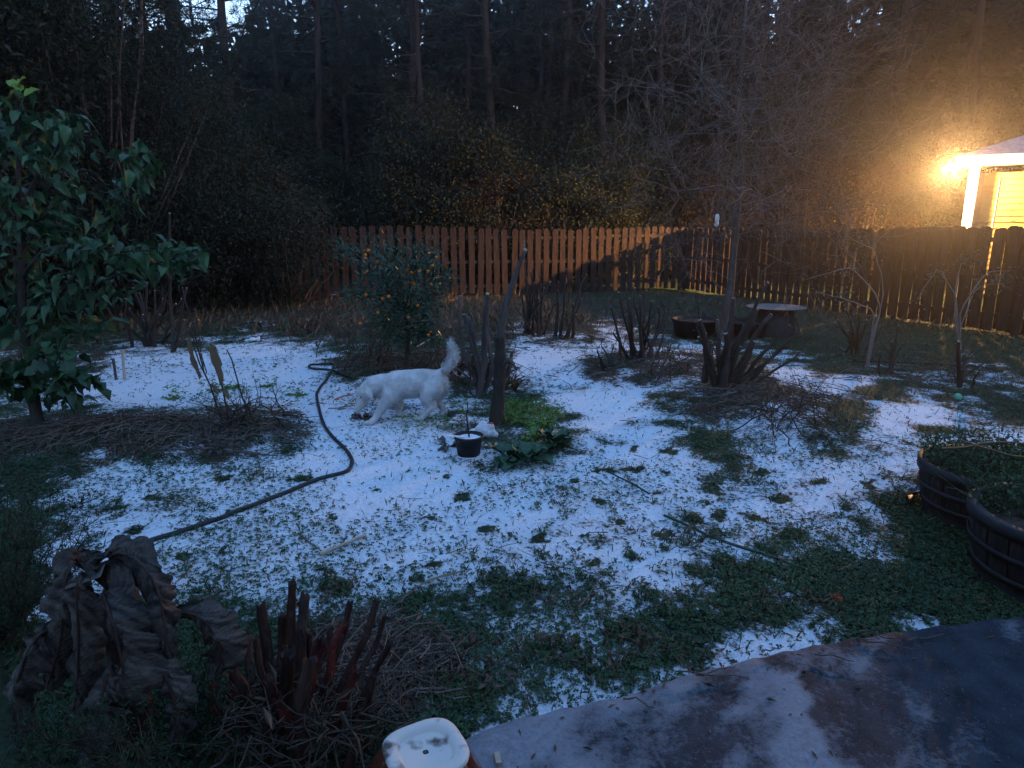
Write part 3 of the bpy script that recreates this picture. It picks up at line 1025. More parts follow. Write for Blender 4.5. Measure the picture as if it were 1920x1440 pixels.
for (x, y, s_, lab) in [(-8.6, 14.5, 1.25, "tall black evergreen rising behind the left tree's long right-hand bough"), (-11.2, 13.0, 1.45, "tallest black evergreen towering over the left edge of the yard"),
                        (-13.5, 10.5, 1.4, "tall black evergreen at the far left edge beyond the leafy tree"), (-10.3, 17.2, 1.3, "black evergreen where the back fence vanishes into the dark")]:
    tr, cr = BV[5]
    o = thing("evergreen_tree", lab, "tree", (x, y, -.05), None, (0, 0, random.random() * 6.28)); o.scale = (s_, s_, s_)
    link("trunk", tr, o); link("crown", cr, o)
for (px, Yd, v, s_) in [(1330, 25, 3, 1.2), (1500, 24, 3, 1.3), (1600, 22.5, 3, 1.2), (1700, 23, 0, 1.0), (1420, 26, 0, 1.), (1560, 26, 2, .9), (1660, 27, 2, 1.), (1800, 26, 2, 1.0), (1880, 25, 0, 1.2)]:
    p = W(px, 400, Yd); tr, cr = BV[v]
    o = thing("woodland_shrub", "brownish shrub beyond the side fence left of the neighbour's house", "shrub", (p[0], Yd, -.05), "brownish shrubs beyond the side fence", (0, 0, random.random() * 6.28)); o.scale = (s_,) * 3
    link("stem", tr, o); link("foliage", cr, o)

# far woods, one mass
fw = MB(); n = 430000
a = np.where(rng.random(n) < .70, rng.uniform(-.85, .85, n), rng.uniform(-PI, PI, n)); d = rng.uniform(44, 74, n); z = rng.random(n) ** 1.1 * 24
g = fbm(a * 13, z * .30, 4); kp = (g > np.where(z < 13.0, .22, .42 + .022 * np.clip(z - 13.0, 0, 10))); a = a[kp]; d = d[kp]; z = z[kp]; m = len(a)
fw.leaves(np.stack([np.sin(a) * d, np.cos(a) * d, z], -1), rng.normal(0, 1, (m, 3)), rng.normal(0, 1, (m, 3)), .75, .4, rng.random(m), .1, .1)
for i in range(110):
    a_ = random.uniform(-1.7, 1.7); d_ = random.uniform(44, 76)
    fw.tube(wander((math.sin(a_) * d_, math.cos(a_) * d_, 0), (math.sin(a_) * d_ + random.gauss(0, .5), math.cos(a_) * d_, 22), 8, .08), np.linspace(.22, .1, 8), 5)
fw.build("distant_woods", M_pine, kind='stuff', smooth=False, label="far dark woods closing off the view behind the pines")


# ================================================================== BARE TREE (right of centre)
def branch_tree(seed, base, top, n_main, spread, r0, levels, tw_r=.004, z0f=.28, rise=.25):
    """trunk + limbs; returns (trunk builder, twig builder, tips)"""
    r = np.random.default_rng(seed)
    tb = MB(); wb = MB()
    P = wander(base, top, 12, .03); tb.tube(P, np.linspace(r0, r0 * .25, 12), 10)
    Ht = top[2] - base[2]; tips = []

    def grow(p, d, L, rad, lev):
        n_ = 6 if lev < 3 else 4
        d = d / np.linalg.norm(d)
        pts = [p]
        for i in range(n_ - 1):
            d = d + r.normal(0, .22, 3); d /= np.linalg.norm(d)
            pts.append(pts[-1] + d * L / (n_ - 1))
        Q = np.array(pts)
        wb.tube(Q, np.linspace(rad, rad * .45, n_), 3 if lev > 1 else 5, var=r.random(), cap=False)
        if lev >= levels:
            tips.append(Q[-1]); return
        for k in range(5 if lev == 1 else 4):
            i = r.integers(1, n_); dd = d * .7 + r.normal(0, .6, 3); dd[2] += .05
            grow(Q[i], dd, L * (.42 + r.random() * .3), max(rad * .55, tw_r), lev + 1)
    for k in range(n_main):
        f = z0f + (1 - z0f) * k / n_main
        o = P[0] + (P[-1] - P[0]) * f; o[:2] = [np.interp(o[2], P[:, 2], P[:, 0]), np.interp(o[2], P[:, 2], P[:, 1])]
        a = r.random() * 2 * PI + k * 2.4
        L = spread * (1.05 - .55 * abs(f - .45)) * (.7 + r.random() * .5)
        grow(o, np.array([math.cos(a), math.sin(a), rise * (.4 + r.random() * 1.4)]), L, max(r0 * .16 * (1 - f * .5), .007), 1)
    return tb, wb, np.array(tips)


btb = G(1352, 640)
print("bare tree base", btb)
tp = W(1400, 0, btb[1] + .3)
tb, wb, tips = branch_tree(5, btb - np.array([0, 0, .1]), tp, 46, 2.2, .075, 4, z0f=.34, rise=.14)
bt = thing("bare_tree", "large bare twiggy tree with a slim grey trunk, right of centre before the side fence", "tree", tuple(btb))
for bb in (tb, wb):
    bb.v = [v - btb for v in bb.v]
tb.build("trunk", M_bark, bt); wb.build("branches", M_twig_bare, bt)
print("tips", len(tips))
lb = MB(); k = rng.choice(len(tips), min(900, len(tips)), replace=False)
tt = tips[k] - btb
lb.leaves(np.repeat(tt, 2, 0) + rng.normal(0, .03, (len(tt) * 2, 3)), rng.normal(0, 1, (len(tt) * 2, 3)) + [0, 0, -.6], rng.normal(0, 1, (len(tt) * 2, 3)), .05, .028, rng.random(len(tt) * 2))
lb.build("withered_leaves", M_litter, bt, False, kind='stuff')
# little feeder hanging in the tree
fp = W(1345, 402, btb[1] - .35)
fe = thing("bird_feeder", "small white bird feeder hanging from a twig of the bare tree", "bird feeder", tuple(fp))
b = MB(); b.lathe([(0, .0), (.02, .005), (.035, -.03), (.03, -.12), (.04, -.16), (.02, -.19), (0, -.19)], 12); b.build("body", M_white, fe)
b = MB(); b.tube([(0, 0, 0), (.005, 0, .12), (.02, 0, .3)], .004, 5); b.build("wire", M_metal, fe)
fr_ = W(1358, 437, btb[1] - .35)
b = MB(); b.tube([(0, 0, 0), (.03, 0, -.05), (.06, 0, -.09)], [.008, .02, .006], 6); b.build("rope_end", M_bark_cut, fe, loc=fr_ - fp)


# ================================================================== LEAVES WITH SHAPE
def leaf_mesh(name, matl, L=.12, Wd=.07, seed=0, droop=.35, lobed=False, wavy=.006):
    r = np.random.default_rng(seed)
    n = 7
    t = np.linspace(0, 1, n)
    wprof = np.sin(PI * t ** .8) ** .8 * (1 - t * .25); wprof[0] = .06; wprof[-1] = .0
    if lobed: wprof = np.array([.12, 1.0, .62, 1.05, .55, .6, .0])
    yb = t * L; zc = -droop * L * t ** 2
    P = np.zeros((n, 5, 3))
    for j, s_ in enumerate((-1, -.5, 0, .5, 1)):
        P[:, j, 0] = s_ * wprof * Wd / 2
        P[:, j, 1] = yb - (abs(s_) * .12 * L if lobed else 0) * np.sin(PI * t)
        P[:, j, 2] = zc + abs(s_) * wprof * Wd * .18 + r.normal(0, wavy, n) * abs(s_)
    b = MB(); b.grid(P, var=float(r.random())); b.tube([(0, -L * .35, .01), (0, 0, 0)], .0022, 3, cap=False)
    return b, b.mesh(name, matl)


def join_leaves(builder_list, C, R, S, out):
    """bake transformed copies of leaf builders into one MB"""
    for i in range(len(C)):
        b = builder_list[i % len(builder_list)]
        V = np.concatenate(b.v) * S[i] @ R[i].T + C[i]
        off = 0
        for v, f, a_ in zip(b.v, b.f, b.a):
            pass
        out.v.append(V)
        for f in b.f: out.f.append(f + out.n)
        out.a.append(np.clip(np.concatenate(b.a) * .5 + rng.random() * .6, 0, 1)); out.n += len(V)


def eul(ax, ay, az):
    cx, sx, cy, sy, cz, sz = math.cos(ax), math.sin(ax), math.cos(ay), math.sin(ay), math.cos(az), math.sin(az)
    Rx = np.array([[1, 0, 0], [0, cx, -sx], [0, sx, cx]]); Ry = np.array([[cy, 0, sy], [0, 1, 0], [-sy, 0, cy]]); Rz_ = np.array([[cz, -sz, 0], [sz, cz, 0], [0, 0, 1]])
    return Rz_ @ Ry @ Rx


# ---- the leafy tree on the left
lt0 = G(72, 800)
print("left tree", lt0)
lt = thing("leafy_tree", "broad leaved green tree with a slim dark trunk at the left edge", "tree", tuple(lt0))
LY = lt0[1]
b = MB()
trunkP = [lt0 - lt0 - np.array([0, 0, .1])] + [W(a_, b_, LY) - lt0 for a_, b_ in [(62,740),(58,680),(45,620),(40,520),(36,400),(34,280),(38,190)]]
b.tube(trunkP, np.linspace(.055, .008, 8), 9); b.build("trunk", M_bark_dk, lt)
# (path of pixels, depth offset, leaf spread px)
BR = [([(45,620),(75,580),(110,560),(150,500),(190,440),(215,380),(245,340),(262,300),(270,280)], -.1, 26),
      ([(50,640),(80,560),(140,540),(210,520),(260,500),(310,490),(345,480),(372,480)], .15, 30),
      ([(40,520),(80,470),(130,460),(200,470),(260,470),(300,470)], -.3, 34),
      ([(40,480),(70,420),(110,380),(118,330),(128,270)], .2, 34),
      ([(36,400),(70,330),(100,290),(128,240),(140,230)], -.25, 26),
      ([(40,520),(10,450),(-30,400)], .1, 38), ([(36,400),(5,330),(-25,280)], -.1, 30), ([(35,300),(30,230),(32,180)], 0, 30),
      ([(34,280),(70,240),(100,215)], .1, 26), ([(45,620),(10,560),(-30,540)], .2, 45), ([(36,400),(90,430),(150,430)], .3, 38),
      ([(62,690),(90,660),(120,640),(160,620),(200,600)], -.2, 30), ([(40,560),(100,540),(160,560),(230,550)], .35, 30),
      ([(60,700),(90,700),(130,720),(160,700)], -.35, 22), ([(58,700),(30,690),(0,720)], -.2, 26), ([(62,720),(95,735),(125,750)], -.1, 18)]
LVb = [leaf_mesh("leaf", M_leaf_left, .125, .085, s_, .35 + .3 * (s_ % 3)) for s_ in range(6)]
LVl = [leaf_mesh("leaf", M_leaf_left, .17, .15, 30 + s_, .3, True) for s_ in range(3)]
LVy = leaf_mesh("leaf", M_leaf_yel, .13, .09, 50, .3)
bb = MB(); LC = []
for path, dy, sp in BR:
    pts = np.array([W(a_, b_, LY + dy * min(1, i / 2)) for i, (a_, b_) in enumerate(path)]) - lt0
    k = np.linspace(0, len(pts) - 1, len(pts) * 4)
    Q = np.stack([np.interp(k, np.arange(len(pts)), pts[:, c]) for c in range(3)], -1)
    bb.tube(Q, np.linspace(.02, .004, len(Q)), 5, cap=False)
    nleaf = int(len(Q) * 3.3)
    for j in range(nleaf):
        q_ = random.random() ** .75
        p = Q[int(q_ * (len(Q) - 1))]
        s3 = sp / 290.0
        LC.append((p + rng.normal(0, 1, 3) * np.array([s3, s3 * 1.2, s3 * .9]) * .75, q_))
bb.build("branches", M_bark_dk, lt)
LC = sorted(LC, key=lambda q_: q_[0][1])
print("left leaves", len(LC))
oth = MB(); Cs = []; Rs = []; Ss = []
for i, (c, q_) in enumerate(LC):
    wpx = to_px(*(c + lt0))
    sc_ = random.uniform(.6, 1.2)
    ang = (random.gauss(-.35, .45), random.gauss(0, .45), random.uniform(0, 2 * PI))
    low = c[2] < .95
    if i < 300:
        me = random.choice(LVl)[1] if (low and random.random() < .7) else random.choice(LVb)[1]
        if c[2] > 2.75: me = LVy[1]
        link("leaf", me, lt, c, ang, scale=(sc_,) * 3)
    else:
        Cs.append(c); Rs.append(eul(*ang)); Ss.append(sc_)
join_leaves([q_[0] for q_ in LVb], Cs, Rs, Ss, oth)
oth.build("leaves", M_leaf_left, lt, kind='stuff')
for px_t, py_t in [(28,165),(38,172),(45,180),(34,158),(150,700),(170,715),(20,178)]:
    c = W(px_t, py_t, LY - .1) - lt0
    if py_t < 300: link("leaf", LVy[1], lt, c, (.9, random.gauss(0, .3), random.uniform(-1, 1)), label="young yellow-green leaf at the tip")
    else: link("leaf", LVl[0][1], lt, c, (-.6, 0, random.uniform(-2, 0)), scale=(1.3,) * 3)

# ================================================================== CITRUS TREE
cb = G(762, 700)
print("citrus", cb)
ct = thing("orange_tree", "small orange tree dotted with ripe fruit in front of the back fence", "tree", tuple(cb))
CYd = cb[1]
b = MB(); b.tube([np.array([0, 0, -.1])] + [W(a_, b_, CYd) - cb for a_, b_ in [(763,660),(765,620),(762,590),(755,560),(750,520)]], np.linspace(.028, .014, 6), 8)
b.build("trunk", M_bark_dk, ct)
CB = [([(762,600),(740,560),(700,520),(665,480),(645,462)],-.1,15),([(765,610),(745,540),(725,490),(715,460)],.1,26),([(760,580),(770,530),(775,490),(780,475)],-.2,24),
      ([(763,600),(790,550),(800,500),(805,478)],.1,18),([(763,600),(800,560),(820,530),(848,520)],-.1,14),([(762,590),(720,560),(680,555),(655,548)],-.2,15),
      ([(760,590),(730,540),(700,500)],-.3,24),([(760,580),(750,520),(745,500)],-.35,34),([(765,590),(790,560),(800,540)],-.3,28),([(765,590),(740,560),(720,550)],.3,34),
      ([(765,620),(790,600),(800,585)],-.1,18),([(764,630),(790,625),(810,625)],0,14),([(764,620),(730,600),(700,590)],.1,24),([(764,600),(780,520),(770,500)],.3,34),([(764,640),(740,625),(715,615)],.1,20)]
bb = MB(); lb = MB()
for path, dy, sp in CB:
    pts = np.array([W(a_, b_, CYd + dy * i / len(path) * 2) for i, (a_, b_) in enumerate(path)]) - cb
    k = np.linspace(0, len(pts) - 1, 16); Q = np.stack([np.interp(k, np.arange(len(pts)), pts[:, c]) for c in range(3)], -1)
    bb.tube(Q, np.linspace(.012, .003, 16), 5, cap=False)
    m = 250; sel = (rng.random(m) ** .6 * 15).astype(int); s3 = sp / 122.
    C = Q[sel] + rng.normal(0, 1, (m, 3)) * [s3 * .6, s3 * .8, s3 * .5]
    Dn = rng.normal(0, .7, (m, 3)) + (pts[-1] - pts[0]) * 1.5 + [0, 0, -.05]
    lb.leaves(C, Dn, rng.normal(0, .5, (m, 3)) + [0, 0, 1], .055 + rng.random(m) * .05, .022, np.clip(rng.normal(.45, .3, m), 0, 1), .1, .25)
bb.build("branches", M_bark_dk, ct); lb.build("foliage", M_citrus, ct, False, kind='stuff')
om = MB(); om.sphere((0, 0, 0), .0225, 14, 10, (1, 1, .93)); OM = om.mesh("orange", M_orange)
for a_, b_ in [(691,470),(685,478),(685,484),(708,492),(683,512),(688,509),(818,482),(811,498),(786,509),(802,508),(821,518),(843,521),(808,533),(825,532),(760,532),(776,531),
               (777,535),(686,553),(670,562),(678,559),(718,560),(729,556),(783,573),(845,564),(849,563),(681,597),(675,606),(766,595),(807,622),(803,628),(709,586),(772,511)]:
    link("orange", OM, ct, W(a_, b_, CYd - random.uniform(.22, .5)) - cb, scale=(random.uniform(.7, 1.05),) * 3)


# ================================================================== CUT SHRUBS AND DEAD TRUNKS
def stem_path(p0, p1, n=7, amp=.02):
    return wander(p0, p1, n, amp)


def cane_shrub(name, label, cat, base, stems, group=None, r=(.022, .010), matl=M_bark_dk, tw=6, foot=.12, yj=.35):
    """stems: photo tips; each stem is a part rising from the foot"""
    p = G(*base)
    o = thing(name, label, cat, tuple(p), group)
    for (tx, ty, rr) in stems:
        dy = random.uniform(-yj, yj)
        tip = W(tx, ty, p[1] + dy) - p
        st = np.array([random.gauss(0, foot) + tip[0] * .12, random.gauss(0, foot * .7) + dy * .2, -.08])
        b = MB(); P = stem_path(st, tip, 8, .014)
        P[:, :2] += ((np.linspace(0, 1, 8) ** 1.4 - np.linspace(0, 1, 8))[:, None]) * (tip - st)[:2] * .45
        b.tube(P, np.linspace(r[0] * rr, r[1] * rr, 8), 7)
        for k in range(tw):
            i = random.randint(3, 7); L = random.uniform(.08, .32)
            d = rng.normal(0, .5, 3) + [0, 0, .8]; d /= np.linalg.norm(d)
            b.tube(wander(P[i], P[i] + d * L, 4, .008), np.linspace(.005, .002, 4) * rr, 4, cap=False)
        b.build("stem", matl, o)
        c = MB(); dd = P[-1] - P[-2]; dd /= np.linalg.norm(dd)
        c.tube([P[-1], P[-1] + dd * .006], r[1] * rr * .93, 7); c.build("cut_end", M_bark_cut, o)
    return o


R = random.uniform
# the shrubs
cane_shrub("pruned_shrub", "many-caned pruned shrub on the mulch mound before the shadowed fence corner", "shrub", (1205, 672),
           [(1145,575,1.1),(1160,548,1),(1172,530,1),(1180,560,.9),(1190,540,1),(1200,555,1.1),(1212,545,1),(1222,565,1),(1235,575,.9),(1247,585,.9),(1255,595,.8),(1150,625,1.1),(1195,590,1.2),(1218,600,1.1),(1240,620,.8),(1183,600,1)], r=(.026, .011))
cane_shrub("thick_stemmed_shrub", "thick stemmed pruned shrub leaning to the right, at the foot of the bare tree", "shrub", (1350, 722),
           [(1312,600,1.5),(1310,632,1.2),(1345,600,1.4),(1333,640,1.6),(1375,560,1.7),(1395,610,1.2),(1420,580,1.2),(1440,530,1.1),(1445,590,1.6),(1480,610,1.0),(1500,622,.9),(1470,650,1.1),(1500,660,.7),(1415,640,1.3),(1360,625,1.8),(1388,650,1.1),(1322,625,1.3)], r=(.03, .013), tw=4, foot=.10)
cane_shrub("tall_cane_clump", "tall brown cane clump growing close before the lit back fence", "shrub", (1005, 628),
           [(985,520,1),(995,510,1),(1002,530,.9),(1012,515,1),(1020,540,1),(975,545,.9),(1030,530,.9),(990,560,1),(1010,560,1),(965,575,.8),(1040,560,.8),(1000,500,.8),(983,490,.8),(1018,500,.8)], r=(.028, .012), tw=4)
cane_shrub("sparse_cane_clump", "sparse clump of five straight canes right of the tall cane clump", "shrub", (1057, 635),
           [(1046,545,1.3),(1062,505,1),(1075,570,1.1),(1090,560,.9),(1100,515,.9),(1080,590,.8)], r=(.03, .013), tw=2)
cane_shrub("dim_cane_shrub", "dim cane shrub in the shade beneath the glowing slits of the side fence", "shrub", (1600, 665),
           [(1570,600,1),(1585,580,1),(1600,590,1),(1612,575,1),(1625,600,1),(1640,590,.9),(1655,610,.9),(1590,620,1)], r=(.024, .011))
cane_shrub("two_cane_plant", "two dark bare canes standing alone in the patchy snow on the right", "shrub", (1662, 705),
           [(1685,610,1.1),(1672,640,.8),(1700,640,.5),(1650,660,.6)], r=(.024, .012), foot=.04)
cane_shrub("right_edge_canes", "dark bare canes with a slanting twig near the right edge above the green ball", "shrub", (1800, 722),
           [(1798,640,1.3),(1808,665,1.2),(1838,690,.6),(1860,672,.5),(1790,690,.7)], r=(.024, .013), foot=.04)
cane_shrub("dark_cane_thicket", "dense dark cane thicket behind the leafy tree, on the left before the woods", "shrub", (275, 648),
           [(235,560,1),(250,540,1),(262,550,1),(275,530,1.1),(290,545,1),(305,560,1),(320,540,1),(330,570,1),(225,590,.9),(243,580,1),(300,590,1),(345,600,.8),(268,590,1),(340,560,.7)], r=(.028, .014), tw=4)
for (bx, by, lab, n_) in [(700, 690, "tangle of thin brown brush behind the dog's shoulder", 22), (800, 700, "tangle of thin brown brush between the orange tree and the dog's tail", 22), (650, 660, "low brown brush left of the orange tree's foot", 14),
                          (1470, 800, "heap of thin dark brush on the right mulch patch", 20), (590, 628, "dim twiggy brush on the dead grass left of the orange tree", 16), (1270, 705, "low brush between the two pruned shrubs", 12), (455, 800, "brown brush tuft at the right end of the left mulch bed", 14)]:
    cane_shrub("brush_tangle", lab, "brush", (bx, by), [(bx + random.gauss(0, 34), by - random.uniform(25, 75), random.uniform(.5, .9)) for _ in range(n_)], r=(.010, .005), matl=M_stem_g, tw=4, foot=.28, yj=.4)
cane_shrub("leaning_dead_stalk", "stout dead stalk leaning in from the left bed behind the hanging dry leaves", "shrub", (315, 660), [(318,400,.9),(350,540,1.1),(372,600,.9)], r=(.03, .016), tw=3, foot=.03)
cane_shrub("charred_twigs", "few short blackened twigs poking from the mulch left of the many-caned pruned shrub", "shrub", (1140, 690),
           [(1128,650,1),(1120,655,.8),(1150,645,.7),(1125,668,.8)], r=(.018, .01), tw=1, foot=.05)

def sapling(label, base, paths, nleaf=60, dy0=0.0):
    p = G(*base); o = thing("leafy_sapling", label, "shrub", tuple(p))
    sb = MB(); lb = MB()
    for path in paths:
        pts = np.array([[0, 0, -.05]] + [W(a_, b_, p[1] + dy0 + R(-.15, .15)) - p for a_, b_ in path])
        k = np.linspace(0, len(pts) - 1, 14); Q = np.stack([np.interp(k, np.arange(len(pts)), pts[:, c]) for c in range(3)], -1) + rng.normal(0, .008, (14, 3))
        sb.tube(Q, np.linspace(.012, .003, 14), 5, cap=False)
        C = [Q[-1 - random.randint(0, 5)] + rng.normal(0, .07, 3) for _ in range(nleaf)]
        lb.leaves(np.array(C), rng.normal(0, 1, (nleaf, 3)) + [0, 0, -.2], rng.normal(0, .6, (nleaf, 3)) + [0, 0, 1], .05, .022, rng.random(nleaf))
    sb.build("stem", M_twig_gr, o); lb.build("foliage", M_citrus, o, False, kind='stuff')


sapling("thin arching sapling with small leaf sprays before the glowing fence slits", (1625, 690), [[(1650,560),(1600,500),(1510,525)],[(1640,580),(1580,560),(1535,548)],[(1660,540),(1640,470),(1590,445)]])
sapling("wispy sapling with scattered leaves before the darkest part of the side fence", (1800, 700), [[(1790,560),(1800,500),(1830,470)],[(1800,580),(1850,510),(1900,505)],[(1795,560),(1760,500),(1720,560)],[(1805,600),(1830,540),(1880,530)]])

# the dead central trunk with its neighbours
tb0 = G(930, 795)
dt = thing("dead_tree", "thick dark dead trunk with a long pruned limb, standing in the bright green weeds", "tree", tuple(tb0))
Yt = tb0[1]


def P_(lst, dy=0.0, y0=None):
    return [W(a_, b_, (Yt if y0 is None else y0) + dy * i / max(1, len(lst) - 1)) - tb0 for i, (a_, b_) in enumerate(lst)]


def knobbly(P, R_, n=12, seed=0, amp=.12, sub=5, ragged=0):
    P = np.array(P); k = np.linspace(0, len(P) - 1, (len(P) - 1) * sub + 1)
    Q = np.stack([np.interp(k, np.arange(len(P)), P[:, c]) for c in range(3)], -1)
    Q[1:-1] = (Q[:-2] + Q[1:-1] * 2 + Q[2:]) / 4
    rr = np.interp(k / k[-1], np.linspace(0, 1, len(R_)), R_) * (1 + rng.normal(0, amp, len(k)))
    b = MB(); b.tube(Q, rr, n)
    V = b.v[0]; V += rng.normal(0, 1, V.shape) * np.repeat(rr, n)[:, None] * .06
    if ragged:
        d = (Q[-1] - Q[-2]) / np.linalg.norm(Q[-1] - Q[-2]); V[-n:] += d * rng.random((n, 1)) * ragged - d * 0; b.v[-1] = b.v[-1] - d * ragged * .3
    return b


knobbly([np.array([0, 0, -.1])] + P_([(932,770),(935,740),(937,700),(938,660),(936,630)]), [.085,.068,.062,.06,.058,.05,.052]).build("trunk", M_bark_dk, dt)
knobbly(P_([(936,640),(943,600),(952,560),(962,530),(972,500),(984,470)], .1), [.045,.035,.03,.027,.023,.018], 9).build("limb", M_bark, dt)
knobbly(P_([(938,690),(955,672),(967,690)], -.1), [.03,.022,.012], 8).build("limb", M_bark, dt)
knobbly(P_([(939,720),(952,705),(960,660)], .1), [.028,.02,.014], 8).build("limb", M_bark, dt)
b = MB(); pe_ = P_([(984,470),(986,466)], .0, Yt + .1); b.tube(pe_, .0175, 8); b.build("cut_end", M_bark_cut, dt)
b = MB(); q0 = P_([(984,470),(983,450)], 0, Yt + .1); b.tube(q0, .006, 5); b.build("twig", M_twig_gr, dt)
sh0 = G(905, 742)
sd = thing("pruned_tree", "pale pruned tree with several upright stubs right behind the dead trunk", "tree", tuple(sh0))


def Q_(lst, dy=0.0):
    return [W(a_, b_, sh0[1] + dy * i / max(1, len(lst) - 1)) - sh0 for i, (a_, b_) in enumerate(lst)]


for lst, rd, dy in [([(905,742),(900,700),(885,650),(875,610),(870,590)], .032, .1), ([(906,745),(908,690),(908,620),(913,560),(914,551)], .036, -.1),
                    ([(908,745),(905,700),(893,660),(880,600),(872,593)], .034, .25), ([(910,745),(925,690),(915,640),(912,560)], .03, .3),
                    ([(900,740),(880,690),(862,640),(862,555)], .028, .35), ([(903,740),(870,700),(840,680)], .018, .2)]:
    Pq = Q_(lst, dy); Pq[0] = Pq[0] * 0 + rng.normal(0, .05, 3) * [1, 1, 0] - [0, 0, .08]
    knobbly(Pq, np.linspace(rd, rd * .6, len(Pq)), 9, amp=.08).build("stem", M_bark, sd)
    c = MB(); dd = np.array(Pq[-1]) - np.array(Pq[-2]); dd /= np.linalg.norm(dd); c.tube([Pq[-1], Pq[-1] + dd * .006], rd * .55, 9); c.build("cut_end", M_bark_cut, sd)
cane_shrub("withered_stalk_clump", "withered brown stalk clump with drooping blades around the foot of the dead trunks", "shrub", (925, 728),
           [(870,680,1),(885,665,1),(850,700,.8),(895,690,1),(945,670,1),(960,665,.9),(975,690,.9),(985,705,.8),(950,690,1),(990,720,.9),(862,720,.8),(905,680,.8),(930,690,.8),(968,705,1),(940,700,1.1),(878,700,1)], r=(.017, .009), matl=M_stem_g, tw=7, foot=.24, yj=.4)
# tuft of strap leaves
def strap_plant(name, label, base, n, L, w, matl, cat="plant", droop=1.2, spread=1.0, up=.9):
    p = G(*base); o = thing(name, label, cat, tuple(p))
    for i in range(n):
        a = random.random() * 2 * PI; l = L * R(.6, 1.1); s_ = R(.3, 1) * spread
        t = np.linspace(0, 1, 8)
        rad = s_ * l * t; z = up * l * (t - droop * .55 * t ** 2)
        z = np.maximum(z, .01)
        sx, sy = -math.sin(a), math.cos(a)
        ww = w * np.sin(PI * (t * .9 + .08)) ** .6
        Pg = np.zeros((8, 3, 3))
        for j, q_ in enumerate((-1, 0, 1)):
            Pg[:, j, 0] = math.cos(a) * rad + sx * ww * q_ / 2 + R(-.02, .02); Pg[:, j, 1] = math.sin(a) * rad + sy * ww * q_ / 2
            Pg[:, j, 2] = z + abs(q_) * ww * .25
        b = MB(); b.grid(Pg, var=random.random()); b.build("leaf", matl, o)
    return o


strap_plant("withered_strap_plant", "withered strap leaved plant collapsing beside the dead trunk on its right", (965, 735), 16, .45, .02, M_dry, spread=.9)
strap_plant("withered_leaf_clump", "drooping brown dead leaves massed behind the dead trunk, between the pale pruned stems", (905, 715), 34, .62, .024, M_stem_b, spread=.75, up=1.1)
strap_plant("withered_leaf_clump", "drooping brown dead leaves just left of the pale pruned stems behind the dog", (862, 705), 20, .5, .022, M_stem_b, spread=.8, up=1.0)
strap_plant("dry_corn_leaves", "pale dried strap leaves fanned out on the dead grass near the back fence", (580, 612), 14, .55, .035, M_dry, spread=1.0, up=.7)
strap_plant("palm_seedling", "small cut fan of pale blades on the mulch left of the many-caned pruned shrub", (1110, 640), 6, .35, .04, M_dry, spread=.6)


# collards
def broadleaf(name, label, base, n, L, Wd, matl=M_collard, cat="plant", tilt=(.25, 1.0)):
    p = G(*base); o = thing(name, label, cat, tuple(p))
    for i in range(n):
        a = 2 * PI * i / n * 2.4 + R(-.3, .3); el = R(*tilt); l = L * R(.6, 1.1)
        t = np.linspace(0, 1, 9); s_ = np.linspace(-1, 1, 7)
        stemf = .3
        wp = np.where(t < stemf, .06, np.sin(PI * np.clip((t - stemf) / (1 - stemf), 0, 1) ** .75) ** .7)
        wp[-1] = .05
        rad = l * (t * math.cos(el)) ; z = l * (t * math.sin(el) * 1.2 - .35 * t ** 2.5)
        Pg = np.zeros((9, 7, 3))
        for j, q_ in enumerate(s_):
            rx = rad; lx = q_ * wp * Wd / 2
            rip = .012 * np.sin(t * 14 + q_ * 3) * abs(q_)
            Pg[:, j, 0] = math.cos(a) * rx - math.sin(a) * lx; Pg[:, j, 1] = math.sin(a) * rx + math.cos(a) * lx
            Pg[:, j, 2] = z + abs(q_) ** 2 * wp * Wd * .22 + rip
        b = MB(); b.grid(Pg); b.build("leaf", matl, o)
    return o


broadleaf("collard_plant", "dark green collard with upright leaves, rightmost beside the snowy path", (1040, 838), 13, .27, .13)
broadleaf("collard_plant", "large spreading collard in front, right of the black pot", (985, 868), 15, .26, .13)
broadleaf("collard_plant", "leafy collard overlapping the black pot on its right side", (950, 862), 11, .22, .11)
broadleaf("collard_plant", "small bright collard behind the spreading ones below the dead trunk", (1000, 828), 8, .16, .08, M_lime)
for (a_, b_, lb_) in [(318,748,"small green rosette in the snow left of the dry stalks"), (405,735,"low green rosette just behind the dry stalks"),
                      (500,725,"tiny green rosette in the snow right of the dry stalks"), (556,742,"small green rosette nearest the black hose"), (440,728,"flat green rosette between the dry stalks")]:
    broadleaf("weed_rosette", lb_, (a_, b_), 8, .13, .05, M_lime, tilt=(.1, .5))
broadleaf("weed_rosette", "glossy weed rosette at the patio edge left of the upturned pot", (770, 1350), 9, .12, .06, M_collard, tilt=(.1, .6))

